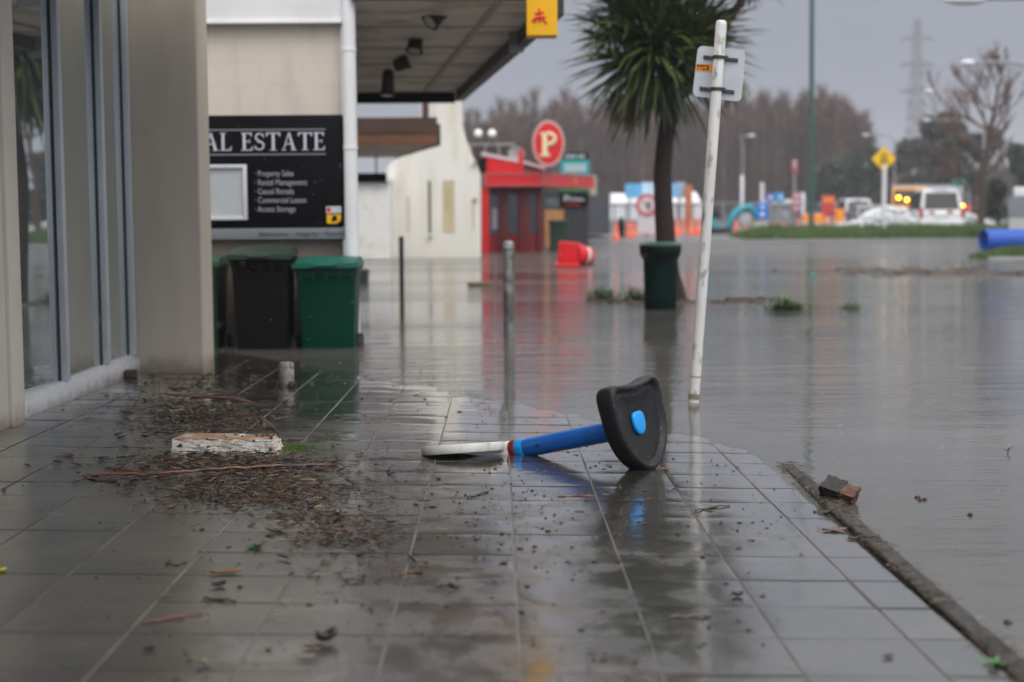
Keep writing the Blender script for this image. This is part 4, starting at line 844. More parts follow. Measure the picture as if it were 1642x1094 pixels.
# diamond sign
p = P(1417.5, 366, 67.5); t = thing('warning_sign', 'yellow diamond road sign with black merging lines on a white post', 'sign', (p.x, p.y, .3)); s_ = p.y/FPX
c = P(1417.5, 255, 67.5); b = MB(); rr = 20*s_
b.prism(rounded([c+Vector((0, 0, rr)), c+Vector((rr, 0, 0)), c-Vector((0, 0, rr)), c-Vector((rr, 0, 0))], .1, 3), (0, .03, 0)); b.build('sign_plate', mat('warning_yellow', (.85, .50, .0), .4), t)
b = MB(); yy = c.y-.012
for s in (-1, 1): b.prism([c+Vector((s*.16, -.012, -.26)), c+Vector((s*.10, -.012, -.26)), c+Vector((s*.05, -.012, .05)), c+Vector((s*.05, -.012, .26)), c+Vector((s*.11, -.012, .26)), c+Vector((s*.11, -.012, .08))], (0, .011, 0))
b.prism([c+Vector((-.02, -.012, -.26)), c+Vector((.02, -.012, -.26)), c+Vector((.02, -.012, .0)), c+Vector((-.02, -.012, .0))], (0, .011, 0)); b.build('symbol', M['black'], t)
b = MB(); b.tube([(p.x, p.y+.06, 0), (p.x, p.y+.06, c.z-rr*.4)], .095, 10); b.build('post', M['white'], t, smooth=40)
# ================================================================== vehicles
def wheel(mb_par, x, y, r_, wd, sd=1):
    b = MB(); b.tube([(x, y, r_), (x+wd*sd, y, r_)], r_, 20); ty = b.build('wheel', M['gasket'], mb_par, bevel=.02)
    b = MB(); b.tube([(x+wd*sd*.98, y, r_), (x+wd*sd*1.02, y, r_)], r_*.6, 14); b.build('rim', M['alu_pale'], ty, smooth=40)
def wagon(name, label, loc, rz, paint, L_=4.7, W_=1.8, H_=1.72, lit=False, front_to_cam=False):
    """rear faces -Y before rotation"""
    t = thing(name, label, 'car', (0, 0, 0))
    b = MB(); hw = W_/2
    # lower body: stations along y (rear 0 .. front L_)
    st_ = [(0, .38, .92, .90), (.08, .30, 1.0, .97), (.6, .28, 1.03, 1.0), (2.2, .26, 1.04, 1.0), (3.4, .26, 1.02, 1.0), (3.5, .27, 1.0, .99), (4.45, .3, .86, .93), (L_, .42, .66, .84)]
    vs = []; q = 10
    for (y, z0, z1, f_) in st_:
        for (px, pz2) in ((-.86, z0), (-1, z0+.12), (-1.0, (z0+z1)/2), (-.97, z1-.07), (-.9, z1), (.9, z1), (.97, z1-.07), (1.0, (z0+z1)/2), (1, z0+.12), (.86, z0)): vs.append((px*hw*f_, y, pz2))
    fs = [(a*q+c, a*q+(c+1) % q, (a+1)*q+(c+1) % q, (a+1)*q+c) for a in range(len(st_)-1) for c in range(q)]+[tuple(range(q)), tuple((len(st_)-1)*q+i for i in range(q))]
    b.add(vs, fs); b.build('body', paint, t, smooth=35)
    b = MB(); st2 = [(.12, .94, .97, .90), (.42, .90, H_-.06, .76), (.6, .9, H_, .74), (2.7, .9, H_, .76), (3.55, .93, 1.0, .86)]; vs = []
    for (y, wb_, z1, wt) in st2: vs += [(-wb_*hw, y, .95), (-wt*hw, y, z1-.04), (-wt*hw*.9, y, z1), (wt*hw*.9, y, z1), (wt*hw, y, z1-.04), (wb_*hw, y, .95)]
    b.add(vs, [(a*6+c, a*6+(c+1) % 6, (a+1)*6+(c+1) % 6, (a+1)*6+c) for a in range(4) for c in range(6)]+[tuple(range(6)), tuple(24+i for i in range(6))]); b.build('cabin', paint, t, smooth=35)
    dkg = bpy.data.materials.get('car_glass') or mat('car_glass', (.015, .017, .02), .12, ior=1.5)
    b = MB(); b.prism([(-.74*hw, .135, 1.05), (.74*hw, .135, 1.05), (.66*hw, .385, H_-.16), (-.66*hw, .385, H_-.16)], (0, -.02, .0)); b.build('rear_window', dkg, t)
    b = MB(); b.prism([(-.78*hw, 3.57, 1.03), (.78*hw, 3.57, 1.03), (.66*hw, 2.78, H_-.08), (-.66*hw, 2.78, H_-.08)], (0, .02, .01)); b.build('windscreen', dkg, t)
    for s in (-1, 1):
        for (ya, yb_) in ((.55, 1.35), (1.45, 2.2), (2.3, 3.1)):
            b = MB(); yt = min(yb_, 2.75); b.prism([(s*.925*hw, ya, 1.03), (s*.925*hw, yb_, 1.03), (s*.79*hw, yt, H_-.14), (s*.79*hw, ya+.05, H_-.14)], (s*.012, 0, 0)); b.build('side_window', dkg, t)
        b = MB(); b.span((s*hw*.80, -.02, .72), (s*hw*.965, .06, 1.12)); b.build('tail_light', bpy.data.materials.get('tail_light') or mat('tail_light', (.42, .02, .02), .25), t, bevel=.015)
        b = MB(); b.span((s*hw*.55, L_-.12, .62), (s*hw*.82, L_-.02, .78)); b.build('headlight', (bpy.data.materials.get('lit_headlight') or mat('lit_headlight', (1, 1, .9), .2, emit=(1, .97, .85), estr=14)) if lit else M['alu_pale'], t, bevel=.02)
        b = MB(); b.ell((s*(hw+.1), 3.0, 1.08), (.1, .06, .08), 8, 6); b.build('mirror', paint, t, smooth=50)
        for yy in (.85, 3.85): wheel(t, s*(hw-.2), yy, .33, .2, s)
    b = MB(); b.span((-hw*.94, -.1, .36), (hw*.94, .02, .58)); b.build('bumper', paint, t, bevel=.04)
    b = MB(); b.span((-.26, -.035, .74), (.26, -.005, .86)); b.build('number_plate', M['white_dirty'], t)
    b = MB(); b.span((-.3, .3, H_-.005), (.3, .5, H_+.03)); b.build('rear_spoiler', paint, t, bevel=.01)
    t.location = loc; t.rotation_euler = (0, 0, rz); return t
wpaint = mat('white_car_paint', (.75, .76, .78), .25, coat=.6, coat_r=.05)
gpaint = mat('grey_car_paint', (.16, .18, .21), .3, coat=.6, coat_r=.05)
cp = P(1514, 385, 66.0)
car = wagon('parked_car', 'white estate car seen from behind, driving through the flood by the island', (P(1510, 385, 72.5).x, 72.5, -.02), R_(-7), wpaint, H_=1.86); car.scale = (1.2, 1.2, 1.2)
b = MB(); b.span((.18, -.03, .90), (.42, -.005, 1.0)) ; b.span((-.5, -.04, .905), (-.28, -.012, .985)); b.build('tail_badge', mat('badge_orange', (.5, .12, .03), .4), car); S.collection.objects[-1].matrix_parent_inverse = Matrix(); car.name = 'estate_car'
c2 = P(1378, 366, 105); wagon('distant_van', 'small white van seen from behind in the distance left of the yellow diamond', (c2.x, 105, .06), 0, wpaint, 4.6, 2.1, 1.95)
c3 = P(1346, 366, 110); wagon('distant_car', 'dark grey car half hidden behind the road work barrels', (c3.x, 110, .06), R_(4), gpaint, 4.7, 2.2, 1.75)
c4 = P(1433, 366, 79); wagon('oncoming_car', 'grey car with one lit headlamp hidden behind white spray', (c4.x, 86, .06), R_(176), gpaint, 4.5, 1.8, 1.45, lit=True)
# works trucks with amber beacons
amb = mat('amber_beacon', (1, .45, .0), .3, emit=(1, .42, .015), estr=16)
def truck(name, label, u, y, W_, H_, paint, boxm, beacons):
    x = P(u, 360, y).x; t = thing(name, label, 'truck', (x, y, .06))
    hw = W_/2
    b = MB(); b.span((x-hw, y+2.2, .9), (x+hw, y+8, H_)); b.build('cargo_box', boxm, t, bevel=.05)
    b = MB(); b.add([(x-hw*.96, y, .55), (x+hw*.96, y, .55), (x+hw*.96, y+2.1, .55), (x-hw*.96, y+2.1, .55), (x-hw*.96, y-.02, 1.5), (x+hw*.96, y-.02, 1.5), (x+hw*.92, y+.35, 2.55), (x-hw*.92, y+.35, 2.55), (x+hw*.96, y+2.1, 2.6), (x-hw*.96, y+2.1, 2.6)],
        [(0, 1, 5, 4), (4, 5, 6, 7), (7, 6, 8, 9), (1, 2, 8, 6, 5), (0, 4, 7, 9, 3), (2, 3, 9, 8), (0, 3, 2, 1)]); b.build('cab', paint, t, bevel=.05)
    b = MB(); b.prism([(x-hw*.85, y-.0, 1.55), (x+hw*.85, y-.0, 1.55), (x+hw*.82, y+.31, 2.42), (x-hw*.82, y+.31, 2.42)], (0, -.04, .0)); b.build('windscreen', bpy.data.materials['car_glass'], t)
    b = MB(); b.span((x-hw*.98, y-.12, .5), (x+hw*.98, y-.021, .85)); b.build('bumper', paint, t, bevel=.02)
    for s in (-1, 1):
        b = MB(); b.tube([(x+s*(hw-.3), y+.9, .5), (x+s*hw, y+.9, .5)], .48, 18); b.build('wheel', M['gasket'], t, bevel=.03)
        b = MB(); b.tube([(x+s*(hw-.3), y+6.3, .5), (x+s*hw, y+6.3, .5)], .48, 18); b.build('wheel', M['gasket'], t, bevel=.03)
    for (ub, vb) in beacons:
        q = P(ub, vb, y-.35); b = MB(); b.lathe([(0, -.09), (.08, -.07), (.1, 0), (.08, .07), (0, .09)], q, 12); bb = b.build('beacon', amb, t, smooth=60)
        b = MB(); b.tube([(q.x, q.y, q.z-.08), (q.x, q.y+.2, q.z-.25), (q.x, q.y+.5, q.z-.26)], .03, 6); b.build('beacon_stem', M['dark'], bb)
    t.rotation_euler = (0, 0, -math.atan2(x, y))
yt_ = mat('truck_yellow', (.65, .30, .03), .4, var=.06)
truck('works_truck', 'yellow works truck with three amber beacons behind the white spray', 1459, 92, 2.2, 2.75, yt_, mat('truck_grey', (.30, .31, .33), .5), ((1444, 317), (1457, 320.5), (1471, 316)))
truck('box_truck', 'grey box truck with one amber light behind the estate car', 1512, 104, 2.6, 2.9, gpaint, mat('box_grey', (.36, .38, .42), .5), ((1545, 330),))
q = P(1554, 334, 100); o = MB().ell(q, (.14, .1, .16), 10, 6).build('red_lamp', mat('red_lamp', (.6, .03, .03), .3, emit=(1, .05, .03), estr=.6)); tag(o, 'small red lamp on a post right of the estate car', 'lamp')
b = MB(); b.tube([(q.x, q.y, 0), (q.x, q.y, q.z-.1)], .04, 6); b.build('post', M['grey'], o)
# white spray thrown up by the cars
spm = mat('spray_foam', (.78, .80, .82), .75); b = MB(); r = random.Random(12)
def plume(ua, ub, vb, tops, y, n_):
    for k in range(n_):
        f_ = r.random(); u = ua+(ub-ua)*f_; top = 0
        for i in range(len(tops)-1):
            if tops[i][0] <= u <= tops[i+1][0]: g_ = (u-tops[i][0])/(tops[i+1][0]-tops[i][0]); top = tops[i][1]*(1-g_)+tops[i+1][1]*g_
        v = vb-(vb-top)*r.random()**.8; yy = y+r.uniform(-.9, .9); p = P(u, v+r.gauss(0, 1), yy); q_ = r.uniform(.03, .12)
        b.ell(p, (q_*1.2, q_, q_), 6, 4, jit=.25)
plume(1340, 1458, 374, [(1338, 366), (1375, 356), (1398, 340), (1420, 334), (1448, 336), (1460, 346)], 74, 4200)
plume(1456, 1480, 374, [(1455, 355), (1481, 345)], 73.8, 260)
plume(1543, 1602, 372, [(1540, 342), (1560, 347), (1585, 358), (1604, 368)], 74, 1500)
struct(b.build('water_spray', spm, smooth=80), 'stuff', 'white sheets of spray thrown up beside the estate car')
# ================================================================== far left road works strip
mq = thing('white_marquee', 'long low white tents behind the orange cones', 'tent', (8, 100, 0)); ym = 98.0
wt = mat('tent_white', (.75, .76, .78), .6, var=.05, vscale=.5)
a_, c_ = P(944, 345, ym), P(1126, 345, ym); b = MB(); b.span((a_.x, ym, .3), (c_.x, ym+8, P(1000, 326, ym).z)); b.build('wall', wt, mq)
b = MB(); zr = P(1000, 308, ym).z; ze = P(1000, 326, ym).z; nseg = 5; wseg = (c_.x-a_.x)/nseg
for k in range(nseg):
    x0 = a_.x+k*wseg-.05; x1 = x0+wseg-.02; b.add([(x0, ym-.15, ze), (x1, ym-.15, ze), (x1, ym+8, ze), (x0, ym+8, ze), (x0+wseg*.15, ym+1, zr-.1*(k % 2)), (x1-wseg*.15, ym+1, zr-.1*(k % 2)), (x1-wseg*.15, ym+7, zr), (x0+wseg*.15, ym+7, zr)], [(0, 1, 5, 4), (1, 2, 6, 5), (2, 3, 7, 6), (3, 0, 4, 7), (4, 5, 6, 7)])
b.build('roof', M['white'], mq)
b = MB()
for k in range(1, 9): x = a_.x+k*(c_.x-a_.x)/9; b.span((x-.05, ym-.06, .1), (x+.05, ym-.002, ze))
b.span((a_.x, ym-.05, .1), (c_.x, ym-.003, .75)); b.build('frame', M['grey'], mq)
bb_ = thing('blue_banner', 'pale blue and white banner above the white tents, behind the palm trunk', 'banner', (9, 96, 4)); yb_ = 95.5
cols = [(1003, 1030, (.12, .42, .72)), (1030, 1052, (.5, .68, .82)), (1052, 1084, (.15, .45, .75)), (1084, 1098, (.3, .45, .6))]
for k, (ua, ub, cc) in enumerate(cols):
    b = MB(); b.span((P(ua, 300, yb_).x, yb_, P(1000, 318, yb_).z), (P(ub, 300, yb_).x, yb_+.3, P(1000, 295-(k % 2)*2, yb_).z)); b.build('panel', mat('banner_%d' % k, cc, .5, var=.15, vscale=1.5), bb_)
b = MB()
for u in (1010, 1050, 1092): x = P(u, 300, yb_).x; b.tube([(x, yb_+.4, 0), (x, yb_+.4, P(u, 300, yb_).z)], .06, 6)
b.build('post', M['grey'], bb_)
o = MB().span((P(1099, 300, 95).x, 95, 0), (P(1110, 300, 95).x, 95.4, P(1100, 297, 95).z)).build('orange_column', mat('rust_orange', (.45, .12, .04), .6), bevel=.02); tag(o, 'rusty orange column at the right end of the blue banner', 'column')
# round no-turn sign on stand
t = thing('no_turn_sign', 'round red ringed road sign on a white panel left of the palm trunk', 'sign', (5, 68, 0)); yn = 68.0; c = P(1037, 329, yn); s_ = yn/FPX
b = MB(); b.span((P(1022, 300, yn).x, yn, P(1030, 374, yn).z), (P(1054, 300, yn).x, yn+.05, P(1030, 347, yn).z)); b.build('panel', mat('panel_white', (.60, .56, .56), .5), t)
b = MB(); ovl(b, c, 18*s_, 18*s_, yn-.04, yn-.01, 32); b.build('ring', mat('sign_ring', (.55, .06, .07), .4), t)
b = MB(); ovl(b, c, 12.5*s_, 12.5*s_, yn-.055, yn-.042, 32); b.build('sign_face', mat('face_white', (.60, .60, .62), .4), t)
b = MB(); b.tube([c+Vector((.02, -.07, -.2)), c+Vector((.02, -.07, .05)), c+Vector((.09, -.07, .16)), c+Vector((.15, -.07, .05)), c+Vector((.15, -.07, -.06))], .035, 6); b.tube([c+Vector((-.22, -.065, .22)), c+Vector((.22, -.065, -.22))], .03, 6, 1); b.build('symbol', [M['black'], bpy.data.materials['sign_ring']], t)
b = MB(); b.tube([(c.x, yn+.08, 0), (c.x, yn+.08, c.z)], .05, 8); b.build('post', M['grey'], t)
# black shape
p = P(996, 377, 72); t = thing('black_bin', 'narrow black shrouded bin between the lone cone and the cone cluster', 'bin', (p.x, 72, .05)); b = MB(); b.lathe([(.14, 0), (.15, .3), (.17, .55), (.13, .72), (.10, .85), (.05, .93), (0, .94)], (p.x, 72, .05), 14); b.build('cover', M['black'], t, smooth=50)
# wire site fence
t = thing('site_fence', 'grey mesh site fence around the digger', 'fence', (15, 84, 0)); b = MB(); yf = 84.0
xf0, xf1 = P(1088, 340, yf).x, P(1300, 340, yf).x; zt = P(1150, 326, yf).z
nf = 9
for k in range(nf+1): x = xf0+(xf1-xf0)*k/nf; b.tube([(x, yf, 0), (x, yf, zt)], .045, 6)
b.tube([(xf0, yf, zt), (xf1, yf, zt)], .035, 6); b.tube([(xf0, yf, .3), (xf1, yf, .3)], .035, 6); b.build('frame', M['grey'], t)
b = MB(); x = xf0
while x < xf1: b.tube([(x, yf, .2), (x, yf, zt)], .009, 3, cap=False); x += .16
b.build('mesh_panel', M['grey'], t)
# excavator
yx = 82.0; sx_ = yx/FPX; t = thing('mini_digger', 'teal mini digger with its arm raised in an arch', 'digger', (12, yx, 0)); teal = mat('teal_paint', (.0, .26, .33), .4, var=.08)
def E(u, v, dy=0): return P(u, v, yx+dy)
b = MB(); b.prism([E(1134, 352), E(1148, 349), E(1150, 362), E(1174, 366), E(1176, 371), E(1138, 371)], (0, 1.3, 0)); b.build('engine_housing', teal, t, bevel=.08)
b = MB(); b.span((E(1136, 0).x, yx-.3, .05), (E(1176, 0).x, yx+.1, .38)); b.span((E(1136, 0).x, yx+1.2, .05), (E(1176, 0).x, yx+1.6, .38)); b.build('track', M['gasket'], t, bevel=.12, bseg=3)
b = MB(); b.prism([E(1137, 350), E(1139, 330), E(1153, 330), E(1155, 350)], (0, 1.1, 0)); b.build('cab', bpy.data.materials['car_glass'], t, bevel=.04)
b = MB(); b.tube([E(1168, 368), E(1174, 352), E(1182, 340), E(1192, 334)], [.2, .24, .24, .18], 4); b.build('boom', teal, t, bevel=.02)
b = MB(); b.tube([E(1192, 334), E(1203, 333), E(1210, 341), E(1212, 350)], [.2, .2, .16, .12], 4); b.build('arm', teal, t, bevel=.02)
b = MB(); b.prism([E(1185, 344), E(1203, 341), E(1206, 356), E(1192, 364), E(1184, 356)], (0, .6, 0)); b.build('bucket', mat('bucket_grey', (.42, .42, .42), .5), t, bevel=.04)
# board signs
def board(name, label, u0, v0, u1, v1, y, col, mark, vbase=374, mk=None, postw=.06, pm_=None):
    a_, c_ = P(u0, v0, y), P(u1, v1, y); t = thing(name, label, 'sign', ((a_.x+c_.x)/2, y, 0))
    b = MB(); b.span((a_.x, y, c_.z), (c_.x, y+.06, a_.z)); b.build('board', mat(name+'_col', col, .45, var=.1), t, bevel=.01)
    b = MB(); xm = (a_.x+c_.x)/2; b.tube([(xm, y+.1, 0), (xm, y+.1, a_.z-.1)], postw, 8); b.build('post', pm_ or M['grey'], t)
    if mk:
        b = MB()
        for (fx, fz, fw, fh) in mk: cx_ = a_.x+(c_.x-a_.x)*fx; cz_ = c_.z+(a_.z-c_.z)*fz; b.box((cx_, y-.012, cz_), ((c_.x-a_.x)*fw, .02, (a_.z-c_.z)*fh))
        b.build('marking', mark, t)
    return t
board('parking_sign', 'bright blue board with white marks beside the digger bucket', 1213, 326, 1232, 351, 72, (.01, .17, .65), M['white'], mk=((.5, .75, .3, .18), (.5, .3, .34, .22)))
o = MB().span((P(1212, 0, 71.5).x, 71.5, 0), (P(1237, 0, 71.5).x, 72.2, P(1220, 357, 71.5).z)).build('concrete_block', mat('concrete', (.42, .42, .38), .8, var=.15), bevel=.03); tag(o, 'pale concrete block under the bright blue board', 'block')
board('purple_sign', 'small violet blue square sign left of the cyan board', 1229, 310, 1242, 324, 88, (.07, .10, .45), M['white'], mk=((.5, .5, .4, .4),))
board('cyan_sign', 'cyan blue square board with a white corner', 1243, 309, 1257, 324, 88, (.02, .28, .6), M['white'], mk=((.6, .5, .3, .35),))
o = board('hazard_board', 'faded red and white chevron panel left of the green lamp post', 1270, 256, 1279, 278, 84, (.35, .10, .12), M['white'], mk=((.5, .55, .5, .12), (.5, .8, .5, .1)))
o = board('lower_hazard_board', 'long faded pink striped panel below the red chevron panel', 1271, 308, 1284, 341, 83, (.38, .14, .17), M['white'], mk=((.5, .2, .6, .08), (.5, .5, .6, .08), (.5, .8, .6, .08)))
o = board('road_works_sign', 'red and orange road works sign on a white stand', 1318, 314, 1339, 347, 78, (.55, .05, .06), mat('orange_mark', (.8, .22, .02), .5), mk=((.5, .8, .8, .25),), pm_=M['white'])
board('green_street_sign', 'small green street name sign in front of the far bushes', 1528, 288, 1548, 298, 90, (.01, .2, .15), M['white'])
for k, (u, vt, y, r2, lab) in enumerate(((1190, 281, 90, .10, 'tall pale grey post above the digger arm'), (1222, 293, 88, .13, 'thick white post above the bright blue board'), (1288, 309, 86, .1, 'pale post touching the green lamp post'))):
    p = P(u, vt, y); o = MB().lathe([(r2, 0), (r2, p.z-.05), (r2*.6, p.z), (0, p.z)], (p.x, y, 0), 12).build('marker_post', M['alu_pale'], smooth=40); tag(o, lab, 'post', 'pale posts at the road works')
t = thing('site_cabin', 'grey site cabin with a white roof behind the cones', 'cabin', (17, 92, 0)); a_, c_ = P(1242, 328, 92), P(1270, 372, 92)
b = MB(); b.span((a_.x, 92, 0), (c_.x, 95, a_.z)); b.build('wall', mat('cabin_grey', (.22, .24, .25), .5), t); b = MB(); b.span((a_.x-.2, 91.8, a_.z+.002), (c_.x+.2, 95.2, a_.z+.3)); b.build('roof', M['white'], t)
b = MB(); b.span((a_.x+.5, 91.95, .7), (c_.x-.35, 91.998, 1.2)); b.build('window', M['glass'], t)
t = thing('dark_gable_shed', 'dark slate gabled shed behind the takeaway shop', 'building', (6, 70, 0)); b = MB()
b.prism([P(900, 376, 72), P(900, 262, 72), P(935, 262, 72), P(978, 312, 72), P(978, 376, 72)], (0, 8, 0)); b.build('wall', mat('slate_wall', (.05, .055, .065), .6, var=.1), t)
# right edge container
t = thing('grey_container', 'plain grey container at the right edge above the blue pipe', 'container', (P(1619, 340, 58).x, 58, 0)); a_, c_ = P(1619, 315, 58), P(1700, 372, 58)
b = MB(); b.span((a_.x, 58, 0), (c_.x, 63, a_.z)); b.build('wall', mat('container_grey', (.17, .185, .205), .5, var=.06), t, bevel=.02)
b = MB(); b.span((a_.x+.15, 58.2, a_.z+.002), (a_.x+.9, 58.6, P(1619, 300, 58).z)); b.build('roof_unit', M['white'], t, bevel=.05)
b = MB(); b.span((a_.x, 57.9, .0), (c_.x, 57.998, P(1619, 350, 58).z)); b.build('skirting', mat('pale_skirting', (.42, .43, .42), .6), t); t.rotation_euler = (0, 0, -R_(17.5))
# ================================================================== trees
bark_b = [mat('bare_twig', (.120, .058, .038), .9, var=.3, vscale=.6), mat('bare_twig_grey', (.135, .088, .062), .9, var=.3, vscale=.6), mat('pale_trunk', (.22, .19, .17), .9, var=.2)]
def branchy(seed, H_, spread, lean=(0, 0), levels=4, r0=.16, nch=(3, 5), upr=.25, mi=0, first=.3):
    r = random.Random(seed); b = MB()
    def grow(p, d, L_, rr, lv):
        pts = [p]; rad = [rr]; ns = 4; q = p.copy(); dd = d.copy()
        for i in range(ns):
            dd = (dd+Vector((r.gauss(0, .13), r.gauss(0, .13), upr*.25))).normalized(); q = q+dd*L_/ns; pts.append(q.copy()); rad.append(rr*(1-.65*(i+1)/ns))
        b.tube(pts, rad, 6 if lv == 0 else (4 if lv < 2 else 3), mi, cap=False)
        if lv < levels:
            for k in range(r.randint(*nch)+(3 if lv == 0 else 0)):
                f_ = r.uniform(first if lv == 0 else .25, 1); idx = min(int(f_*ns), ns-1); pp = pts[idx].lerp(pts[idx+1], f_*ns-idx)
                az_ = r.uniform(0, 6.28); nd = (dd*1.0+Vector((math.cos(az_), math.sin(az_), .15+upr))*spread).normalized()
                grow(pp, nd, L_*r.uniform(.42, .68), rr*(1-.6*f_)*.55, lv+1)
    grow(Vector((0, 0, -.1)), Vector((lean[0], lean[1], 1)).normalized(), H_*.62, r0, 0)
    return b
yb = 72.5; p = P(1570, 372, yb); t = thing('bare_tree', 'leafless spreading tree on the island right of the estate car', 'tree', (p.x, yb, .2))
s_ = yb/FPX; b = MB(); tr_ = [P(u, v, yb) for u, v in ((1572, 380), (1573, 340), (1576, 310), (1574, 285), (1582, 245), (1587, 210), (1594, 180), (1600, 145), (1606, 118), (1612, 104))]
b.tube(tr_, [.22, .17, .15, .15, .13, .11, .08, .06, .035, .015], 8); b.build('trunk', M['bark'], t, smooth=50)
r = random.Random(44); b = MB()
def twig(p, d, L_, rr, lv):
    pts = [p]; q = p.copy(); dd = d.copy(); rad = [rr]
    for i in range(5):
        dd = (dd+Vector((r.gauss(0, .16), r.gauss(0, .16), .10))).normalized(); q = q+dd*L_/5; pts.append(q.copy()); rad.append(max(.006, rr*(1-.8*(i+1)/5)))
    b.tube(pts, rad, 4 if lv < 2 else 3, cap=False)
    if lv < 3:
        for k in range(r.randint(4, 7) if lv < 2 else 4):
            f_ = r.uniform(.2, 1)*4.99; i = int(f_); nd = (dd+Vector((r.uniform(-1, 1), r.uniform(-1, 1), r.uniform(-.1, .9)))*.8).normalized(); twig(pts[i].lerp(pts[i+1], f_-i), nd, L_*r.uniform(.4, .62), rr*.5, lv+1)
for (i, dx, dz, L_) in ((2, -.9, .25, 2.0), (3, .9, .5, 1.6), (4, -1, .35, 2.7), (4, .8, .5, 1.6), (5, -1, .5, 2.7), (5, 1, .6, 1.6), (5, -.7, 1, 2.3), (6, -.8, .7, 2.0), (6, .9, .8, 1.5), (7, -.6, 1, 1.5), (7, .6, 1, 1.2), (8, -.4, 1, .8), (8, .4, 1, .8), (5, .2, .8, 1.8), (6, -.3, .9, 1.8)):
    twig(tr_[i], Vector((dx, r.uniform(-.5, .5), dz)).normalized(), L_, .07 if i < 6 else .045, 0)
b.build('branches', bark_b[0], t)
# upright bare poplars of the far wood
def poplar(seed, H_=17):
    r = random.Random(seed); b = MB(); t = thing('bare_poplar', 'tall upright leafless poplar in the hazy far wood', 'tree', (0, 0, 0), 'leafless poplars of the far wood')
    b.tube([(0, 0, -.2), (.1, 0, H_*.4), (0, .1, H_*.8), (.05, 0, H_)], [.26, .20, .12, .03], 6); b.build('trunk', bark_b[2], t, smooth=60); b = MB()
    for k in range(520):
        z = H_*r.uniform(.04, .93); a = r.uniform(0, 6.28); L_ = r.uniform(1.2, 4.2)*(1.05-z/H_)**.4; d = Vector((math.cos(a)*.42, math.sin(a)*.42, r.uniform(.5, 1.1))).normalized()
        p = Vector((r.gauss(0, .15), r.gauss(0, .15), z)); s = Vector((-math.sin(a), math.cos(a), 0))*r.uniform(.02, .05); e = p+d*L_
        b.add([p-s, p+s, e], [(0, 1, 2)], 0 if r.random() < .6 else 1)
        s2_ = d.cross(s).normalized()*.03; b.add([p-s2_, p+s2_, e], [(0, 1, 2)], 0 if r.random() < .6 else 1)
        for q in range(3):
            f_ = r.uniform(.3, .9); pp = p+d*L_*f_; d2 = (d+Vector((r.uniform(-.6, .6), r.uniform(-.6, .6), .1))).normalized()*L_*.35; s3 = d2.cross(Vector((.3, .9, .1))).normalized()*.022; b.add([pp-s3, pp+s3, pp+d2], [(0, 1, 2)], 0)
    b.build('branches', bark_b, t); return t
protos = [poplar(k, 17) for k in range(4)]; used = [False]*4; r = random.Random(77)
prof = [(735, 190), (760, 185), (790, 178), (830, 165), (870, 172), (905, 150), (930, 158), (985, 165), (1100, 165), (1180, 150), (1240, 142), (1300, 148), (1345, 152), (1372, 165), (1392, 205), (1425, 262)]
def top_at(u):
    for i in range(len(prof)-1):
        if prof[i][0] <= u <= prof[i+1][0]: g_ = (u-prof[i][0])/(prof[i+1][0]-prof[i][0]); return prof[i][1]*(1-g_)+prof[i+1][1]*g_
    return 190
u = 735.0; n_ = 0
while u < 1425:
    for row, (y, dv) in enumerate(((200, 10), (212, 4), (232, 0))):
        uu = u+row*4+r.uniform(-4, 4); yy = y+r.uniform(-5, 5); Ht = P(uu, top_at(min(1424, max(736, uu)))+r.gauss(2, 13)+dv, yy).z; x = P(uu, 340, yy).x; k = r.randrange(4); sc_2 = Ht/17
        if not used[k]: protos[k].location = (x, yy, 0); protos[k].scale = (1.1, 1.1, sc_2); protos[k].rotation_euler = (0, 0, r.uniform(0, 6)); used[k] = True
        else: copy_thing(protos[k], (x, yy, 0), r.uniform(0, 6), scale=(1.1, 1.1, sc_2))
    u += 12.5
# dense scrub at the foot of the wood
def leafmass(n_, fpos, size, mats, wts, seed):
    r = random.Random(seed); b = MB()
    for k in range(n_):
        p = fpos(r)
        if p is None: continue
        a = Vector((r.gauss(0, 1), r.gauss(0, 1), r.gauss(0, 1))).normalized(); c = a.cross(Vector((r.gauss(0, 1), r.gauss(0, 1), r.gauss(0, 1)))).normalized(); s = size*r.uniform(.5, 1.2)
        m_ = r.random(); mi = 0 if m_ < wts else 1
        b.add([p-a*s, p+c*s*.6, p+a*s, p-c*s*.6], [(0, 1, 2, 3)], mi)
    return b
scr = [mat('scrub_dark', (.058, .034, .023), .9, var=.25, vscale=.2), mat('scrub_olive', (.060, .044, .026), .9, var=.3, vscale=.2)]
def fp(r):
    u = r.uniform(735, 1640); yy = r.uniform(214, 262); tp = 240 if u < 1380 else (300 if u < 1500 else 290); v = 348-(348-tp+14*noise.noise(Vector((u*.03, yy*.05, 0)))*4)*r.random()**.85
    return P(u, v, yy)
def slivers(n_, f, seed):
    r = random.Random(seed); b = MB()
    for k in range(n_):
        p = f(r); hh_ = r.uniform(.8, 2.6); wd = r.uniform(.06, .28); lx = r.gauss(0, .45); b.add([p+Vector((-wd, 0, -hh_)), p+Vector((wd, 0, -hh_)), p+Vector((lx+wd*.3, r.uniform(-.4, .4), hh_)), p+Vector((lx-wd*.3, r.uniform(-.4, .4), hh_))], [(0, 1, 2, 3)], 0 if r.random() < .55 else (1 if r.random() < .8 else 2))
    return b
struct(slivers(24000, fp, 4).build('scrub', scr+[bark_b[1]]), 'stuff', 'dense brown scrub between the far poplars')
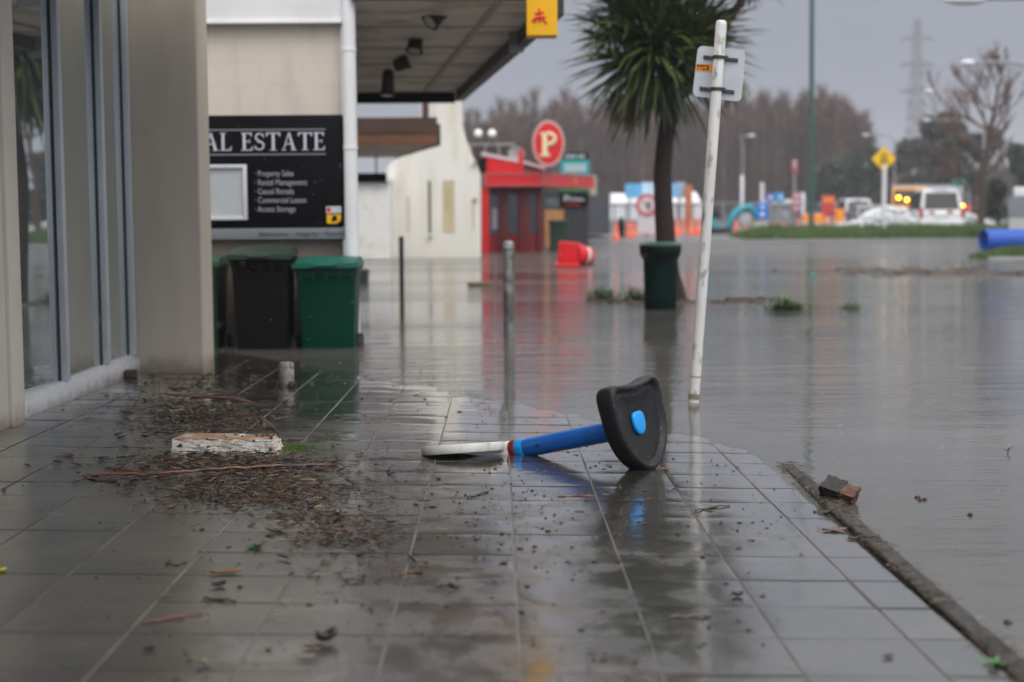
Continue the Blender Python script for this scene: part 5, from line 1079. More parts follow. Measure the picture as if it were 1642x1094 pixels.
# evergreen and olive trees on the right
def crown_tree(name, label, u, vt, vb, wpx, y, mats, n_, seed, size=.28, dens=1.0, trunkr=.14, g=None, cat='tree', lobes=9):
    base = P(u, vb, y); top = P(u, vt, y); s = y/FPX; W = wpx*s/2; H_ = top.z; t = thing(name, label, cat, (base.x, y, 0), g)
    r = random.Random(seed); cs = [(Vector((base.x+r.uniform(-.6, .6)*W, y+r.uniform(-.5, .5)*W, H_*(.35+.5*r.random()))), W*r.uniform(.3, .55)) for _ in range(lobes)]+[(Vector((base.x, y, H_*.8)), W*.4)]
    def f(r):
        c, rr = r.choice(cs); d = Vector((r.gauss(0, 1), r.gauss(0, 1), r.gauss(0, 1))).normalized()*rr*r.random()**.45; p = c+d; return p if p.z < H_*1.02 and p.z > .1 else None
    leafmass(n_, f, size, mats, .65, seed).build('crown', mats, t)
    b = MB(); b.tube([(base.x, y, -.1), (base.x+.1, y, H_*.4), (base.x, y, H_*.75)], [trunkr, trunkr*.7, trunkr*.2], 8)
    for c, rr in cs[:5]: b.tube([(base.x+.05, y, H_*.3), tuple((c+Vector((base.x, y, H_*.4)))/2), tuple(c)], [trunkr*.5, trunkr*.3, trunkr*.1], 5)
    b.build('trunk', M['bark'], t, smooth=50); return t
ev = [mat('evergreen_leaf', (.018, .030, .014), .7, var=.3, vscale=.5), mat('evergreen_light', (.040, .055, .022), .7, var=.3)]
ol = [mat('olive_leaf', (.060, .062, .038), .8, var=.3, vscale=.5), mat('olive_twig', (.085, .070, .055), .85, var=.3)]
crown_tree('evergreen_bush', 'dark evergreen bush between the bare tree and the grey container', 1598, 285, 372, 50, 84, ev, 2600, 21, .2, g=None, cat='bush')
crown_tree('evergreen_tree', 'dark evergreen tree above the grey container at the right edge', 1640, 222, 368, 70, 120, ev, 3400, 22, .32)
crown_tree('evergreen_tree', 'dark evergreen tree behind the yellow diamond sign', 1395, 232, 368, 95, 165, ev, 3200, 23, .45)
crown_tree('evergreen_tree', 'dark evergreen thicket tree left of the yellow diamond sign', 1340, 255, 368, 90, 175, ev, 2600, 24, .45)
crown_tree('olive_tree', 'hazy olive brown tree behind the upper left of the bare tree', 1515, 158, 366, 95, 140, ol, 4200, 25, .34)
crown_tree('olive_tree', 'hazy olive brown tree right above the box truck', 1468, 205, 366, 70, 165, ol, 2400, 26, .36)
crown_tree('olive_tree', 'hazy olive brown tree behind the trunk of the bare tree', 1560, 200, 366, 80, 130, ol, 2600, 27, .3)
for k, (u, vt, y, lab) in enumerate(((1430, 262, 190, 'low leafless tree right of the yellow diamond sign'), (1500, 170, 150, 'leafless tree in front of the hazy olive trees'), (1535, 165, 150, 'leafless tree just left of the bare tree crown'))):
    H_ = P(u, vt, y).z; p = P(u, 366, y); t = thing('leafless_tree', lab, 'tree', (p.x, y, 0)); bb = branchy(100+k, H_/1.0, .55, levels=4, r0=.2, nch=(3, 5)); o = bb.build('branches', bark_b[1], t); o.matrix_parent_inverse = Matrix()
# pylon
yq = 560.0; t = thing('pylon', 'faint lattice electricity pylon in the haze above the trucks', 'pylon', (P(1467, 330, yq).x, yq, 0)); px_ = P(1467, 330, yq).x
Hq = P(1467, 30, yq).z; pyl = mat('pylon_steel', (.16, .165, .17), .6); b = MB()
def wq(z): return max(.9, 4.2*(1-z/Hq)**1.3+.9)
zs_ = [Hq*k/14 for k in range(15)]
for sx2 in (-1, 1):
    for sy in (-1, 1):
        for k in range(14): b.tube([(px_+sx2*wq(zs_[k]), yq+sy*wq(zs_[k]), zs_[k]), (px_+sx2*wq(zs_[k+1]), yq+sy*wq(zs_[k+1]), zs_[k+1])], .22, 4)
for k in range(14):
    for sy in (-1, 1):
        a_, c_ = wq(zs_[k]), wq(zs_[k+1]); b.tube([(px_-a_, yq+sy*a_, zs_[k]), (px_+c_, yq+sy*c_, zs_[k+1])], .20, 4); b.tube([(px_+a_, yq+sy*a_, zs_[k]), (px_-c_, yq+sy*c_, zs_[k+1])], .30, 4); b.tube([(px_-a_, yq+sy*a_, zs_[k]), (px_+a_, yq+sy*a_, zs_[k])], .30, 4)
b.build('tower', pyl, t); 
for v in (62, 104, 146):
    z = P(1467, v, yq).z; b = MB()
    for s in (-1, 1): b.tube([(px_, yq, z+1.8), (px_+s*6, yq, z)], .4, 4); b.tube([(px_, yq, z-.3), (px_+s*6, yq, z)], .4, 4); b.tube([(px_+s*5.5, yq, z), (px_+s*5.5, yq, z-1.6)], .16, 4)
    b.build('cross_arm', pyl, t)
# ================================================================== the broken stool lying on the footpath
A_, E_ = R_(38), R_(13.6)
nv = Vector((math.cos(A_)*math.cos(E_), -math.sin(A_)*math.cos(E_), math.sin(E_)))     # post axis, base to pad
rv = Vector((math.sin(A_), math.cos(A_), 0)); uv_ = rv.cross(nv).normalized()
if uv_.z < 0: uv_ = -uv_
uv_ = (uv_*math.cos(R_(-4))+rv*math.sin(R_(-4))); rv = (rv-uv_*rv.dot(uv_)).normalized()
O0 = P(1030, 678, 7.10)
t = thing('broken_stool', 'toppled stool with white disc foot, blue post and black seat on the wet paving', 'stool', (O0.x-.3, 7.3, .03))
padm = mat('black_rubber', (.0105, .0105, .0115), .42, var=.15, vscale=14, bump=.35, bscale=260, bdist=.0008, spec=.3)
ctrl = [(0, .186), (14, .192), (26, .212), (34, .242), (41, .270), (47, .276), (56, .250), (70, .217), (90, .200), (110, .196), (130, .199), (150, .208), (165, .221), (180, .228)]   # angle from up, radius
def Rp(a):
    a = abs((a+180) % 360-180)
    for i in range(len(ctrl)-1):
        if ctrl[i][0] <= a <= ctrl[i+1][0]:
            f_ = (a-ctrl[i][0])/(ctrl[i+1][0]-ctrl[i][0]); f_ = f_*f_*(3-2*f_)*.5+f_*.5; return ctrl[i][1]*(1-f_)+ctrl[i+1][1]*f_
    return ctrl[-1][1]
_RT = [Rp(a) for a in range(360)]
def Rp(a): a = int(round(a)) % 360; return sum(_RT[(a+k) % 360] for k in range(-6, 7))/13
NA = 120; rings = [(0.0, -.024), (.2, -.024), (.45, -.021), (.66, -.015), (.76, -.011), (.80, -.013), (.825, -.009), (.86, .004), (.90, .010), (.945, .009), (.98, -.002), (1.0, -.022), (1.0, -.05), (.985, -.07), (.95, -.083), (.88, -.088), (.5, -.088), (0, -.088)]
b = MB(); vs = []
SX, SZ_ = 1.02, 1.0
for (s, d) in rings:
    for k in range(NA):
        a = 360*k/NA; rr = Rp(a); x = math.sin(R_(a))*rr*s*SX; z = math.cos(R_(a))*rr*s*SZ_
        dd = d+(.012*max(0, math.cos(R_(a)))**2*s if d > -.05 else 0)
        vs.append(O0+rv*x+uv_*z+nv*dd)
fs = [(i*NA+k, i*NA+(k+1) % NA, (i+1)*NA+(k+1) % NA, (i+1)*NA+k) for i in range(len(rings)-1) for k in range(NA)]
b.add(vs, fs); pad = b.build('seat', padm, t, smooth=70)
# light blue button
lb = mat('light_blue_plastic', (.0, .29, .78), .3, coat=.3); cB_ = O0-rv*.004+uv_*.014+nv*(-.02); b = MB(); vs = []
bt = []
for k in range(40):
    a = 2*math.pi*k/40; x, z = math.sin(a), math.cos(a); e_ = .034 if z > 0 else .04
    sq = (abs(x)**3.4+abs(z)**3.4)**(-1/3.4) if z > 0 else (abs(x)**2.2+abs(z)**2.2)**(-1/2.2); bt.append((x*sq*.047, z*sq*(.044 if z > 0 else .066)))
for (s, d) in ((1, 0), (1.0, .008), (.94, .0125), (.8, .015), (.0, .0165)):
    for (x, z) in bt: vs.append(cB_+rv*x*s+uv_*z*s+nv*d)
b.add(vs, [(i*40+k, i*40+(k+1) % 40, (i+1)*40+(k+1) % 40, (i+1)*40+k) for i in range(4) for k in range(40)]); b.build('button', lb, pad, smooth=50)
# post: rounded tube
blue = mat('blue_plastic', (.0, .12, .50), .3, col2=(.015, .055, .16), c2scale=16, c2lo=.58, c2hi=.72, var=.08, vscale=6, bump=.08, bscale=150, bdist=.0006, coat=.35, coat_r=.12)
PB0 = O0-uv_*.012-nv*.085
LP = .60; def_l = LP
def ringtube(mb, c0, ax, L_, prof, seg=32, rx=.047, rz=.047, sq=2.6):
    vs = []
    for (f_, s) in prof:
        for k in range(seg):
            a = 2*math.pi*k/seg; x, z = math.cos(a), math.sin(a); q = (abs(x)**sq+abs(z)**sq)**(-1/sq); vs.append(c0+ax*(L_*f_)+rv*(x*q*rx*s)+uv_*(z*q*rz*s))
    n_ = len(prof); mb.add(vs, [(i*seg+k, i*seg+(k+1) % seg, (i+1)*seg+(k+1) % seg, (i+1)*seg+k) for i in range(n_-1) for k in range(seg)]+[tuple(range(seg)), tuple((n_-1)*seg+k for k in range(seg))])
b = MB(); ringtube(b, PB0, -nv, .650, ((0, 1), (.5, .995), (.93, .98), (.935, .97))); b.build('post', blue, t, smooth=40)
b = MB(); ringtube(b, PB0-nv*.605, -nv, .05, ((0, .985), (.1, 1.04), (.9, 1.04), (1, .98))); b.build('collar', lb, t, smooth=40)
redm = mat('dark_red_band', (.17, .006, .008), .35); b = MB(); ringtube(b, PB0-nv*.656, -nv, .036, ((0, 1.0), (.15, 1.07), (.85, 1.07), (1, 1.0))); b.build('red_band', redm, t, smooth=40)
b = MB(); ringtube(b, PB0-nv*.693, -nv, .045, ((0, 1.0), (.5, .96), (1, .8))); b.build('end_cap', blue, t, smooth=40)
# white disc foot with neck
e1 = Vector((math.cos(A_)*math.cos(R_(8)), -math.sin(A_)*math.cos(R_(8)), math.sin(R_(8))))
CD = P(742, 719, 7.5); 
vd = (CD-CO).normalized(); e2 = (vd-e1*vd.dot(e1)).normalized(); e2 = (e2+Vector((0, 0, .0))).normalized(); e2 = (e2-e1*e2.dot(e1)).normalized(); e3 = e1.cross(e2).normalized()
if e3.z < 0: e3 = -e3
J = PB0-nv*.70; JL = (J-CD); jx, jy, jz = JL.dot(e1), JL.dot(e2), JL.dot(e3)
whm = mat('grubby_white_plastic', (.62, .61, .58), .55, col2=(.30, .26, .20), c2scale=9, c2lo=.48, c2hi=.78, var=.06)
RD = .202; b = MB(); vs = []; ND = 80
prof = ((.0, .018), (.80, .018), (.90, .021), (.97, .020), (1.0, .013), (1.0, -.016), (.985, -.022), (.95, -.023), (.90, -.014), (.7, -.004), (0, -.004))
for (s, d) in prof:
    for k in range(ND): a = 2*math.pi*k/ND; vs.append(CD+e1*math.cos(a)*RD*s+e2*math.sin(a)*RD*s+e3*d)
b.add(vs, [(i*ND+k, i*ND+(k+1) % ND, (i+1)*ND+(k+1) % ND, (i+1)*ND+k) for i in range(len(prof)-1) for k in range(ND)]); b.build('foot_disc', whm, t, smooth=45)
b = MB(); vs = []; sg_ = 24; st_ = 9; p0 = CD+e1*.02
for i in range(st_+1):
    f_ = i/st_; c = p0.lerp(J+nv*.012, f_); hw = .146*(1-f_)**1.1+.046; hh_ = .0195+.028*f_**1.7
    upd = (e3*(1-f_)+uv_*f_).normalized(); sdv = (e2*(1-f_)+rv*f_).normalized()
    for k in range(sg_): a = 2*math.pi*k/sg_; x, z = math.cos(a), math.sin(a); q = (abs(x)**3+abs(z)**3)**(-1/3); vs.append(c+sdv*x*q*hw+upd*(z*q*hh_))
b.add(vs, [(i*sg_+k, i*sg_+(k+1) % sg_, (i+1)*sg_+(k+1) % sg_, (i+1)*sg_+k) for i in range(st_) for k in range(sg_)]+[tuple(range(sg_)), tuple(st_*sg_+k for k in range(sg_))]); b.build('foot_neck', whm, t, smooth=50)
# grit hanging under the post, water drops on the seat
b = MB(); r = random.Random(8)
for k in range(26): f_ = r.uniform(.05, .55); c = PB0-nv*f_-uv_*.047+rv*r.uniform(-.02, .02); b.ell(c, (r.uniform(.002, .007),)*2+(r.uniform(.002, .004),), 6, 4, jit=.3)
b.build('grit', M['bark'], t)
b = MB()
for k in range(420):
    a = r.uniform(0, 360); s = r.uniform(.2, 1)**.5; i = 0
    if r.random() < .4: a = r.gauss(0, 40)
    d = -.022 if s < .7 else (-.012 if s < .83 else .009)
    rr = Rp(a); c = O0+rv*(math.sin(R_(a))*rr*s*SX)+uv_*(math.cos(R_(a))*rr*s*SZ_)+nv*(d+.012*max(0, math.cos(R_(a)))**2*s+.001); q_ = r.uniform(.0006, .0018); b.ell(c, (q_, q_, q_), 5, 3)
dropm = mat('water_drop', (.9, .92, .95), .05, trans=.7, ior=1.33); b.build('water_drops', dropm, pad, smooth=80); S.collection.objects[-1]['kind'] = 'stuff'
# ================================================================== debris on the footpath
def ground_pt(u, v, dz=0): p = Gp(u, v); z = max(p.z, .0) if p.x < 1.27 else 0.0; return Vector((p.x, p.y, z+dz))
# concrete chunk
cc = Gp(361, 727); Yc = cc.y+.10; zc0 = pz(cc.x, Yc)
t = thing('broken_slab', 'broken chunk of white crusted render with a tan top lying in the leaf litter', 'rubble', (cc.x, Yc, zc0))
x0, x1 = Gp(279, 727).x, Gp(445, 727).x; hS = .070; b = MB(); nx_, ny_, nz_ = 44, 16, 8; r = random.Random(2)
chm = mat('crusted_render', (.54, .51, .47), .85, col2=(.05, .035, .025), c2scale=34, c2lo=.58, c2hi=.64, var=.18, vscale=45, bump=1, bscale=120, bdist=.006)
bmx = bmesh.new(); bmesh.ops.create_cube(bmx, size=1); bmesh.ops.subdivide_edges(bmx, edges=bmx.edges[:], cuts=23, use_grid_fill=True)
L_ = x1-x0
for v_ in bmx.verts:
    x, y, z = v_.co; front = (y+.5); 
    nzv = noise.noise(Vector((x*9, y*5, z*3)))*.5+noise.noise(Vector((x*26, y*12, z*8)))*.35
    edge = max(0, abs(z)-.35)*0
    yy = y*.22+(-.030*nzv if y < -.4 else 0)-(.02*(z+.5) if y < -.4 else 0)*-1
    xx = x*L_+(.03*nzv if abs(x) > .4 else 0)+(.03*(z+.5)*(-1 if x > .4 else 0))
    if x < -.42: xx += .05*(-y+.0)*(-1)*.6
    zz = (z+.5)*hS*(1-.12*(x+.5))+(.003*nzv if z > .4 else (.004*nzv if z > -.45 else 0))
    if z > .4: zz -= .022*abs(nzv)*max(0, (-y-.15))/.35*1.0+.006*abs(nzv)
    v_.co = Vector((cc.x+xx, Yc+yy+.02, zc0+zz))
me = bpy.data.meshes.new('crust'); bmx.to_mesh(me)
topm = mat('tan_slab_top', (.30, .18, .11), .7, var=.2, vscale=20, col2=(.42, .33, .25), c2scale=8, bump=.4, bscale=60, bdist=.002)
endm = mat('dark_slab_end', (.045, .042, .025), .85, var=.3, vscale=20, bump=.6, bscale=60, bdist=.003)  # dark tone for the left-facing end of the slab
for m_ in (chm, topm, endm): me.materials.append(m_)
for p_ in me.polygons:
    if p_.normal.z > .8: p_.material_index = 1
    elif p_.normal.x < -.75: p_.material_index = 2
bmx.free(); o = bpy.data.objects.new('crust', me); S.collection.objects.link(o); o.parent = t; o.matrix_parent_inverse = t.matrix_basis.inverted(); me.polygons.foreach_set('use_smooth', [True]*len(me.polygons)); me.set_sharp_from_angle(angle=R_(50))
b = MB()
for k in range(12): b.ell((r.uniform(x0+.05, x1-.02), Yc+r.uniform(-.06, .08), zc0+hS*.93), (r.uniform(.004, .012), r.uniform(.004, .01), .005), 6, 4, jit=.3)
b.build('crumb', M['bark'], t)
b = MB()
for k in range(8): b.ell((Gp(412, 700).x+r.uniform(-.015, .015), Yc+.05+r.uniform(-.01, .01), zc0+hS*.95), (.006, .006, .006), 6, 4, jit=.3)
b.build('pale_crumb', M['white'], t)
# sparrow standing on the slab
bz = zc0+hS*.93; bx = P(427, 690, Yc+.06).x; by = Yc+.06; t = thing('sparrow', 'small brown sparrow facing left, perched on the white crusted chunk', 'bird', (bx, by, bz))
fe = mat('sparrow_brown', (.075, .045, .03), .8, col2=(.02, .014, .010), c2scale=60, c2lo=.5, c2hi=.58, var=.2, vscale=40, bump=.5, bscale=150, bdist=.002); be = mat('sparrow_belly', (.16, .12, .09), .85, var=.2, vscale=50)
me = bpy.data.meshes.new('body'); bmb = bmesh.new()
ch = [((-.028, 0, .088), .0125), ((-.020, 0, .080), .013), ((-.012, 0, .064), .0175), ((.002, 0, .050), .022), ((.018, 0, .042), .018), ((.030, 0, .034), .009), ((.045, 0, .022), .005), ((.062, 0, .009), .006)]
pts_ = [Vector(c) for c, _ in ch]; b = MB(); pp = []; rr_l = []
for i in range(len(ch)-1):
    for k in range(4): f_ = k/4; pp.append(pts_[i].lerp(pts_[i+1], f_)); rr_l.append(ch[i][1]*(1-f_)+ch[i+1][1]*f_)
pp = [Vector((-.036, 0, .091)), Vector((-.034, 0, .0905))]+pp; rr_l = [.003, .009]+rr_l; pp.append(pts_[-1]); rr_l.append(.006)
def tb(lst): return [Vector((bx, by, bz))+p for p in lst]
b.tube(tb(pp), rr_l, 14); b.build('body', fe, t, smooth=80)
b = MB(); b.ell(Vector((bx-.006, by-.006, bz+.05)), (.016, .017, .02), 10, 8); b.build('breast', be, t, smooth=80)
for s in (-1, 1):
    b = MB(); b.ell(Vector((bx+.016, by+s*.014, bz+.047)), (.029, .006, .012), 10, 6, M=Matrix.Rotation(R_(33), 3, 'Y')); b.build('wing', fe, t, smooth=80)
    b = MB(); b.tube(tb([Vector((-.002+s*.004, s*.007, .035)), Vector((-.008+s*.006, s*.008, .018)), Vector((-.004+s*.006, s*.008, .0))]), [.003, .0015, .0014], 6)
    for a in (-.4, 0, .4): b.tube(tb([Vector((-.004+s*.006, s*.008, .001)), Vector((-.018+s*.006, s*.008+a*.014, .0005))]), .0011, 5)
    b.build('leg', be, t); b = MB(); b.ell(Vector((bx-.030, by+s*.0105, bz+.091)), (.0017,)*3, 6, 5); b.build('eye', M['black'], t, smooth=80)
b = MB(); b.tube(tb([Vector((-.036, 0, .089)), Vector((-.044, 0, .0865))]), [.0035, .0006], 8); b.build('beak', M['dark'], t, smooth=60)
b = MB(); b.tube(tb([Vector((.040, 0, .028)), Vector((.055, 0, .016)), Vector((.074, 0, .001))]), [.004, .006, .0055], 8, flat=.45); b.build('tail', fe, t, smooth=60)
# bark strips and sticks
bm1 = mat('wet_red_bark', (.115, .032, .016), .4, var=.35, vscale=14, vstretch=(.4, 3, 3), bump=.5, bscale=60, bstretch=(.3, 2, 2), bdist=.003, coat=.4, coat_r=.2)
bm2 = mat('wet_dark_bark', (.035, .018, .013), .45, var=.35, vscale=14, bump=.6, bscale=50, bdist=.003, coat=.4, coat_r=.2)
bm3 = mat('wet_tan_bark', (.20, .075, .038), .42, col2=(.035, .018, .013), c2scale=7, c2lo=.45, c2hi=.58, var=.3, vscale=12, bump=.5, bscale=60, bdist=.003, coat=.4, coat_r=.2)
def strip(name, pts, rad, m_, label, cat='stick', lift=None, flat=.45, seg=8, g=None):
    P3 = []
    for i, (u, v) in enumerate(pts): z = (lift[i] if lift else .0); P3.append(ground_pt(u, v, rad[i]*flat+z))
    fine = []; rf = []
    for i in range(len(P3)-1):
        for k in range(4): f_ = k/4; fine.append(P3[i].lerp(P3[i+1], f_)+Vector((0, .018*noise.noise(Vector(((i+f_)*1.7, 3, u)))*min(1, len(pts)/6), .006*noise.noise(Vector(((i+f_)*2.3, 7, 1)))))); rf.append((rad[i]*(1-f_)+rad[i+1]*f_)*(1+.45*noise.noise(Vector(((i+f_)*2.1, u, 4)))))
    fine.append(P3[-1]); rf.append(rad[-1]); b = MB(); b.tube(fine, rf, seg, flat=flat); o = b.build(name, m_, smooth=50); tag(o, label, cat, g); return o
strip('bark_strip', [(254, 638), (290, 640), (320, 643), (350, 644), (380, 647), (405, 650)], [.010, .016, .019, .02, .019, .014], bm1, 'curved dark red bark strip lying behind the crusted chunk', lift=[.022, .02, .016, .018, .02, .008])
strip('bark_strip', [(300, 640), (340, 639), (375, 641), (402, 646)], [.004, .006, .007, .005], bm2, 'black bark sliver lying along the curved red strip', lift=[.02, .02, .022, .012])
strip('long_bark', [(138, 763), (160, 764), (200, 765), (240, 767), (285, 764), (330, 760), (380, 757), (430, 754), (480, 751), (540, 749)], [.012, .014, .013, .012, .012, .013, .012, .013, .014, .010], bm3, 'long thin reddish brown bark strip lying before the crusted chunk', lift=[.002, .004, .008, .012, .014, .014, .014, .013, .010, .006])
strip('bark_strip', [(137, 764), (146, 769), (160, 772), (185, 773)], [.012, .011, .009, .005], bm2, 'thin dark strip curling from the left end of the long bark', 'stick')
strip('stick', [(446, 700), (470, 700), (497, 699)], [.008, .007, .005], bm2, 'black stick poking out from the right end of the crusted chunk', lift=[.008, .006, .004])
strip('stick', [(446, 706), (465, 706), (482, 707)], [.007, .008, .005], bm1, 'short red brown stick beside the black stick at the chunk')
strip('stick', [(500, 778), (530, 777), (560, 780)], [.004, .004, .002], bm2, 'thin dark twig right of the long bark end')
tw = [[(750, 799), (765, 795), (783, 789)], [(895, 797), (920, 796), (955, 797)], [(1115, 820), (1140, 815), (1170, 812)], [(325, 962), (350, 963), (378, 966)], [(228, 1000), (265, 994), (300, 989), (335, 984)], [(700, 940), (720, 938), (735, 944)], [(1075, 991), (1110, 990), (1140, 989)], [(680, 921), (665, 918), (640, 922)], [(265, 906), (285, 908), (300, 902)]]
labs = ['curved dark twig left of the blue reflection below the stool', 'straight thin brown twig below the blue post', 'branching dark twig right of the centre of the paving', 'short dark twig near the left foreground', 'long thin twig with a pale knot in the left foreground', 'bent twig in the middle foreground', 'flat olive leaf strip in the right foreground', 'thin straw twig left of the bent twig', 'small yellow green twig on the left joint']
for k, (pts, lb_) in enumerate(zip(tw, labs)): strip('twig', pts, [.004, .005, .004, .003][:len(pts)], (bm2, bm1, bm2)[k % 3], lb_, 'twig', flat=.8, seg=6, g='twigs scattered over the wet paving')
# curled leaves
def leafmesh(u, v, Lx, Ly, curl, m_, name, label, rz=None, cat='leaf', lift=0, seed=0, g='single leaves on the wet paving'):
    r = random.Random(seed+int(u)); rz = r.uniform(0, 6.28) if rz is None else rz; c = ground_pt(u, v, .002+lift); vs = []; n_ = 9
    for i in range(n_):
        f_ = i/(n_-1); w_ = Ly*math.sin(math.pi*min(.97, f_*.94+.03))**.7
        for j in range(5):
            g_ = j/2-1; x = (f_-.5)*Lx; y = g_*w_/2; z = curl*(g_*g_*.5+(f_-.5)**2*1.2)+.003*noise.noise(Vector((f_*4+seed, g_*2, 1))); q = Matrix.Rotation(rz, 3, 'Z') @ Vector((x, y, z)); vs.append(c+q)
    b = MB(); F_ = [(i*5+j, i*5+j+1, (i+1)*5+j+1, (i+1)*5+j) for i in range(n_-1) for j in range(4)]; b.add(vs, F_)
    b.tube([c+Matrix.Rotation(rz, 3, 'Z') @ Vector((-Lx*.75, 0, .003)), c+Matrix.Rotation(rz, 3, 'Z') @ Vector((-Lx*.45, 0, .003+curl*.25))], .0012, 4)
    o = b.build(name, m_, smooth=60); mo = o.modifiers.new('thickness', 'SOLIDIFY'); mo.thickness = .0012; tag(o, label, cat, g); return o
lf = {'dk': mat('leaf_black', (.018, .013, .011), .4, var=.3, coat=.5), 'br': mat('leaf_brown', (.10, .032, .018), .4, var=.3, vscale=30, coat=.5), 'tan': mat('leaf_tan', (.26, .13, .05), .5, var=.3, vscale=30), 'gr': mat('leaf_green', (.03, .13, .02), .4, var=.25, vscale=30, coat=.3), 'yl': mat('leaf_yellow', (.50, .42, .03), .4, var=.2)}
leafmesh(1339, 852, .095, .05, .012, lf['br'], 'fallen_leaf', 'flat reddish brown leaf lying beside the kerb', rz=.1)
leafmesh(1318, 821, .075, .035, .03, lf['dk'], 'fallen_leaf', 'black curled leaf beside the kerb below the wood block', rz=.3)
leafmesh(1368, 866, .04, .025, .012, lf['dk'], 'fallen_leaf', 'small dark leaf touching the kerb right of the brown leaf', rz=0)
leafmesh(352, 941, .045, .03, .02, lf['dk'], 'fallen_leaf', 'dark curled leaf in the left foreground above the short twig', rz=.5)
leafmesh(524, 1032, .065, .045, .045, lf['dk'], 'fallen_leaf', 'big dark curled leaf nearest the camera', rz=.6, lift=.004); leafmesh(503, 1040, .05, .02, .012, lf['br'], 'fallen_leaf', 'pale brown leaf tucked under the big dark curled leaf', rz=.1)
leafmesh(363, 920, .10, .022, .014, lf['tan'], 'fallen_leaf', 'tan and green strip of leaf left of the centre joint', rz=.15)
leafmesh(655, 843, .075, .018, .008, lf['br'], 'fallen_leaf', 'blurred pinkish brown leaf below the litter band', rz=.05)
leafmesh(1183, 957, .035, .02, .02, lf['dk'], 'fallen_leaf', 'dark squared leaf on the right foreground joint', rz=0)
leafmesh(3, 917, .035, .03, .012, lf['yl'], 'fallen_leaf', 'bright yellow leaf at the left edge of the frame', rz=1)
leafmesh(410, 987, .02, .015, .006, lf['br'], 'fallen_leaf', 'tiny red brown leaf bit in the left foreground', rz=1) if False else None
leafmesh(240, 1044, .03, .02, .012, lf['dk'], 'fallen_leaf', 'dark leaf near the lower left joint', rz=.4); leafmesh(495, 1060, .045, .012, .006, lf['dk'], 'fallen_leaf', 'thin dark leaf scrap below the big curled leaf', rz=.05)
leafmesh(1425, 1055, .03, .018, .01, lf['dk'], 'fallen_leaf', 'small dark leaf in the lower right slab', rz=.4)
leafmesh(1065, 754, .05, .022, .012, lf['tan'], 'fallen_leaf', 'tan leaf scrap touching the foot of the black seat', rz=.2)
leafmesh(737, 661, .03, .018, .01, lf['br'], 'fallen_leaf', 'small rusty leaf behind the white disc', rz=.2); leafmesh(668, 634, .035, .018, .008, lf['tan'], 'fallen_leaf', 'pale tan leaf on the wet paving behind the stool', rz=.2)
# green sprigs
def sprig(u, v, s, label, n_=26, seed=0):
    r = random.Random(seed); c = ground_pt(u, v); b = MB()
    for k in range(n_):
        a = r.uniform(0, 6.28); d = Vector((math.cos(a), math.sin(a), r.uniform(.05, .7)))*s*r.uniform(.4, 1); sd = d.cross(Vector((0, 0, 1))).normalized()*s*.22; o_ = c+Vector((r.gauss(0, s*.3), r.gauss(0, s*.3), .003))
        b.add([o_, o_+d*.5+sd, o_+d, o_+d*.5-sd], [(0, 1, 2, 3)], 0)
        b.tube([o_-d*.3, o_], .001, 3)
    o = b.build('green_sprig', lf['gr']); tag(o, label, 'sprig', 'green sprigs lying on the paving'); return o
sprig(410, 879, .032, 'leafy green sprig lying on the slab below the litter band', seed=3); sprig(382, 905, .012, 'tiny dark green sprig left below the leafy sprig', 10, 4)
sprig(1592, 1068, .035, 'bright green sprig at the foot of the near kerb', 22, 5); sprig(565, 780, .02, 'small green sprig right of the long bark', 10, 6)
b = MB(); r = random.Random(31)
for k in range(900):
    u = 476+r.gauss(0, 16); v = 719+r.gauss(0, 3.2); p = ground_pt(u, v); h_ = r.uniform(.004, .018); b.add([p-Vector((.0012, 0, 0)), p+Vector((.0012, 0, 0)), p+Vector((r.uniform(-.01, .01), r.uniform(-.01, .01), h_))], [(0, 1, 2)])
o = b.build('moss_clump', mat('moss_green', (.055, .13, .012), .7, var=.3, vscale=40)); struct(o, 'stuff', 'bright green moss lying right of the crusted chunk')
def rough_box(name, c, d, rot, m_, parent, amp=.006, cuts=9, sd=0):
    bm_ = bmesh.new(); bmesh.ops.create_cube(bm_, size=1); bmesh.ops.subdivide_edges(bm_, edges=bm_.edges[:], cuts=cuts, use_grid_fill=True)
    for v_ in bm_.verts:
        q = Vector((v_.co.x*d[0], v_.co.y*d[1], v_.co.z*d[2])); q += v_.co.normalized()*amp*(noise.noise(q*28+Vector((sd, 0, 0)))+.6*noise.noise(q*80)); v_.co = Vector(c)+(rot @ q)
    me = bpy.data.meshes.new(name); bm_.to_mesh(me); bm_.free(); me.materials.append(m_); o = bpy.data.objects.new(name, me); S.collection.objects.link(o); o.parent = parent; o.matrix_parent_inverse = parent.matrix_basis.inverted(); return o
# wood block on the kerb
pk = Gp(1340, 800); t = thing('wood_block', 'charred wood offcut with a raw brown end resting on the kerb', 'wood block', (pk.x, pk.y, .02)); rot = Matrix.Rotation(R_(-32), 3, 'Z') @ Matrix.Rotation(R_(14), 3, 'Y') @ Matrix.Rotation(R_(24), 3, 'X')
c = P(1336, 784, pk.y-.0); rough_box('charred_part', c, (.085, .085, .052), rot, mat('charred_wood', (.010, .007, .006), .55, var=.4, vscale=20, bump=.6, bscale=60, bdist=.004), t, .008)
c2_ = c+rot @ Vector((.070, 0, 0)); rough_box('raw_end', c2_, (.062, .078, .045), rot, mat('raw_wood', (.10, .042, .020), .6, col2=(.02, .012, .008), c2scale=22, var=.4, vscale=18, vstretch=(.5, 3, 3), bump=.8, bscale=60, bdist=.004), t, .012, sd=4)
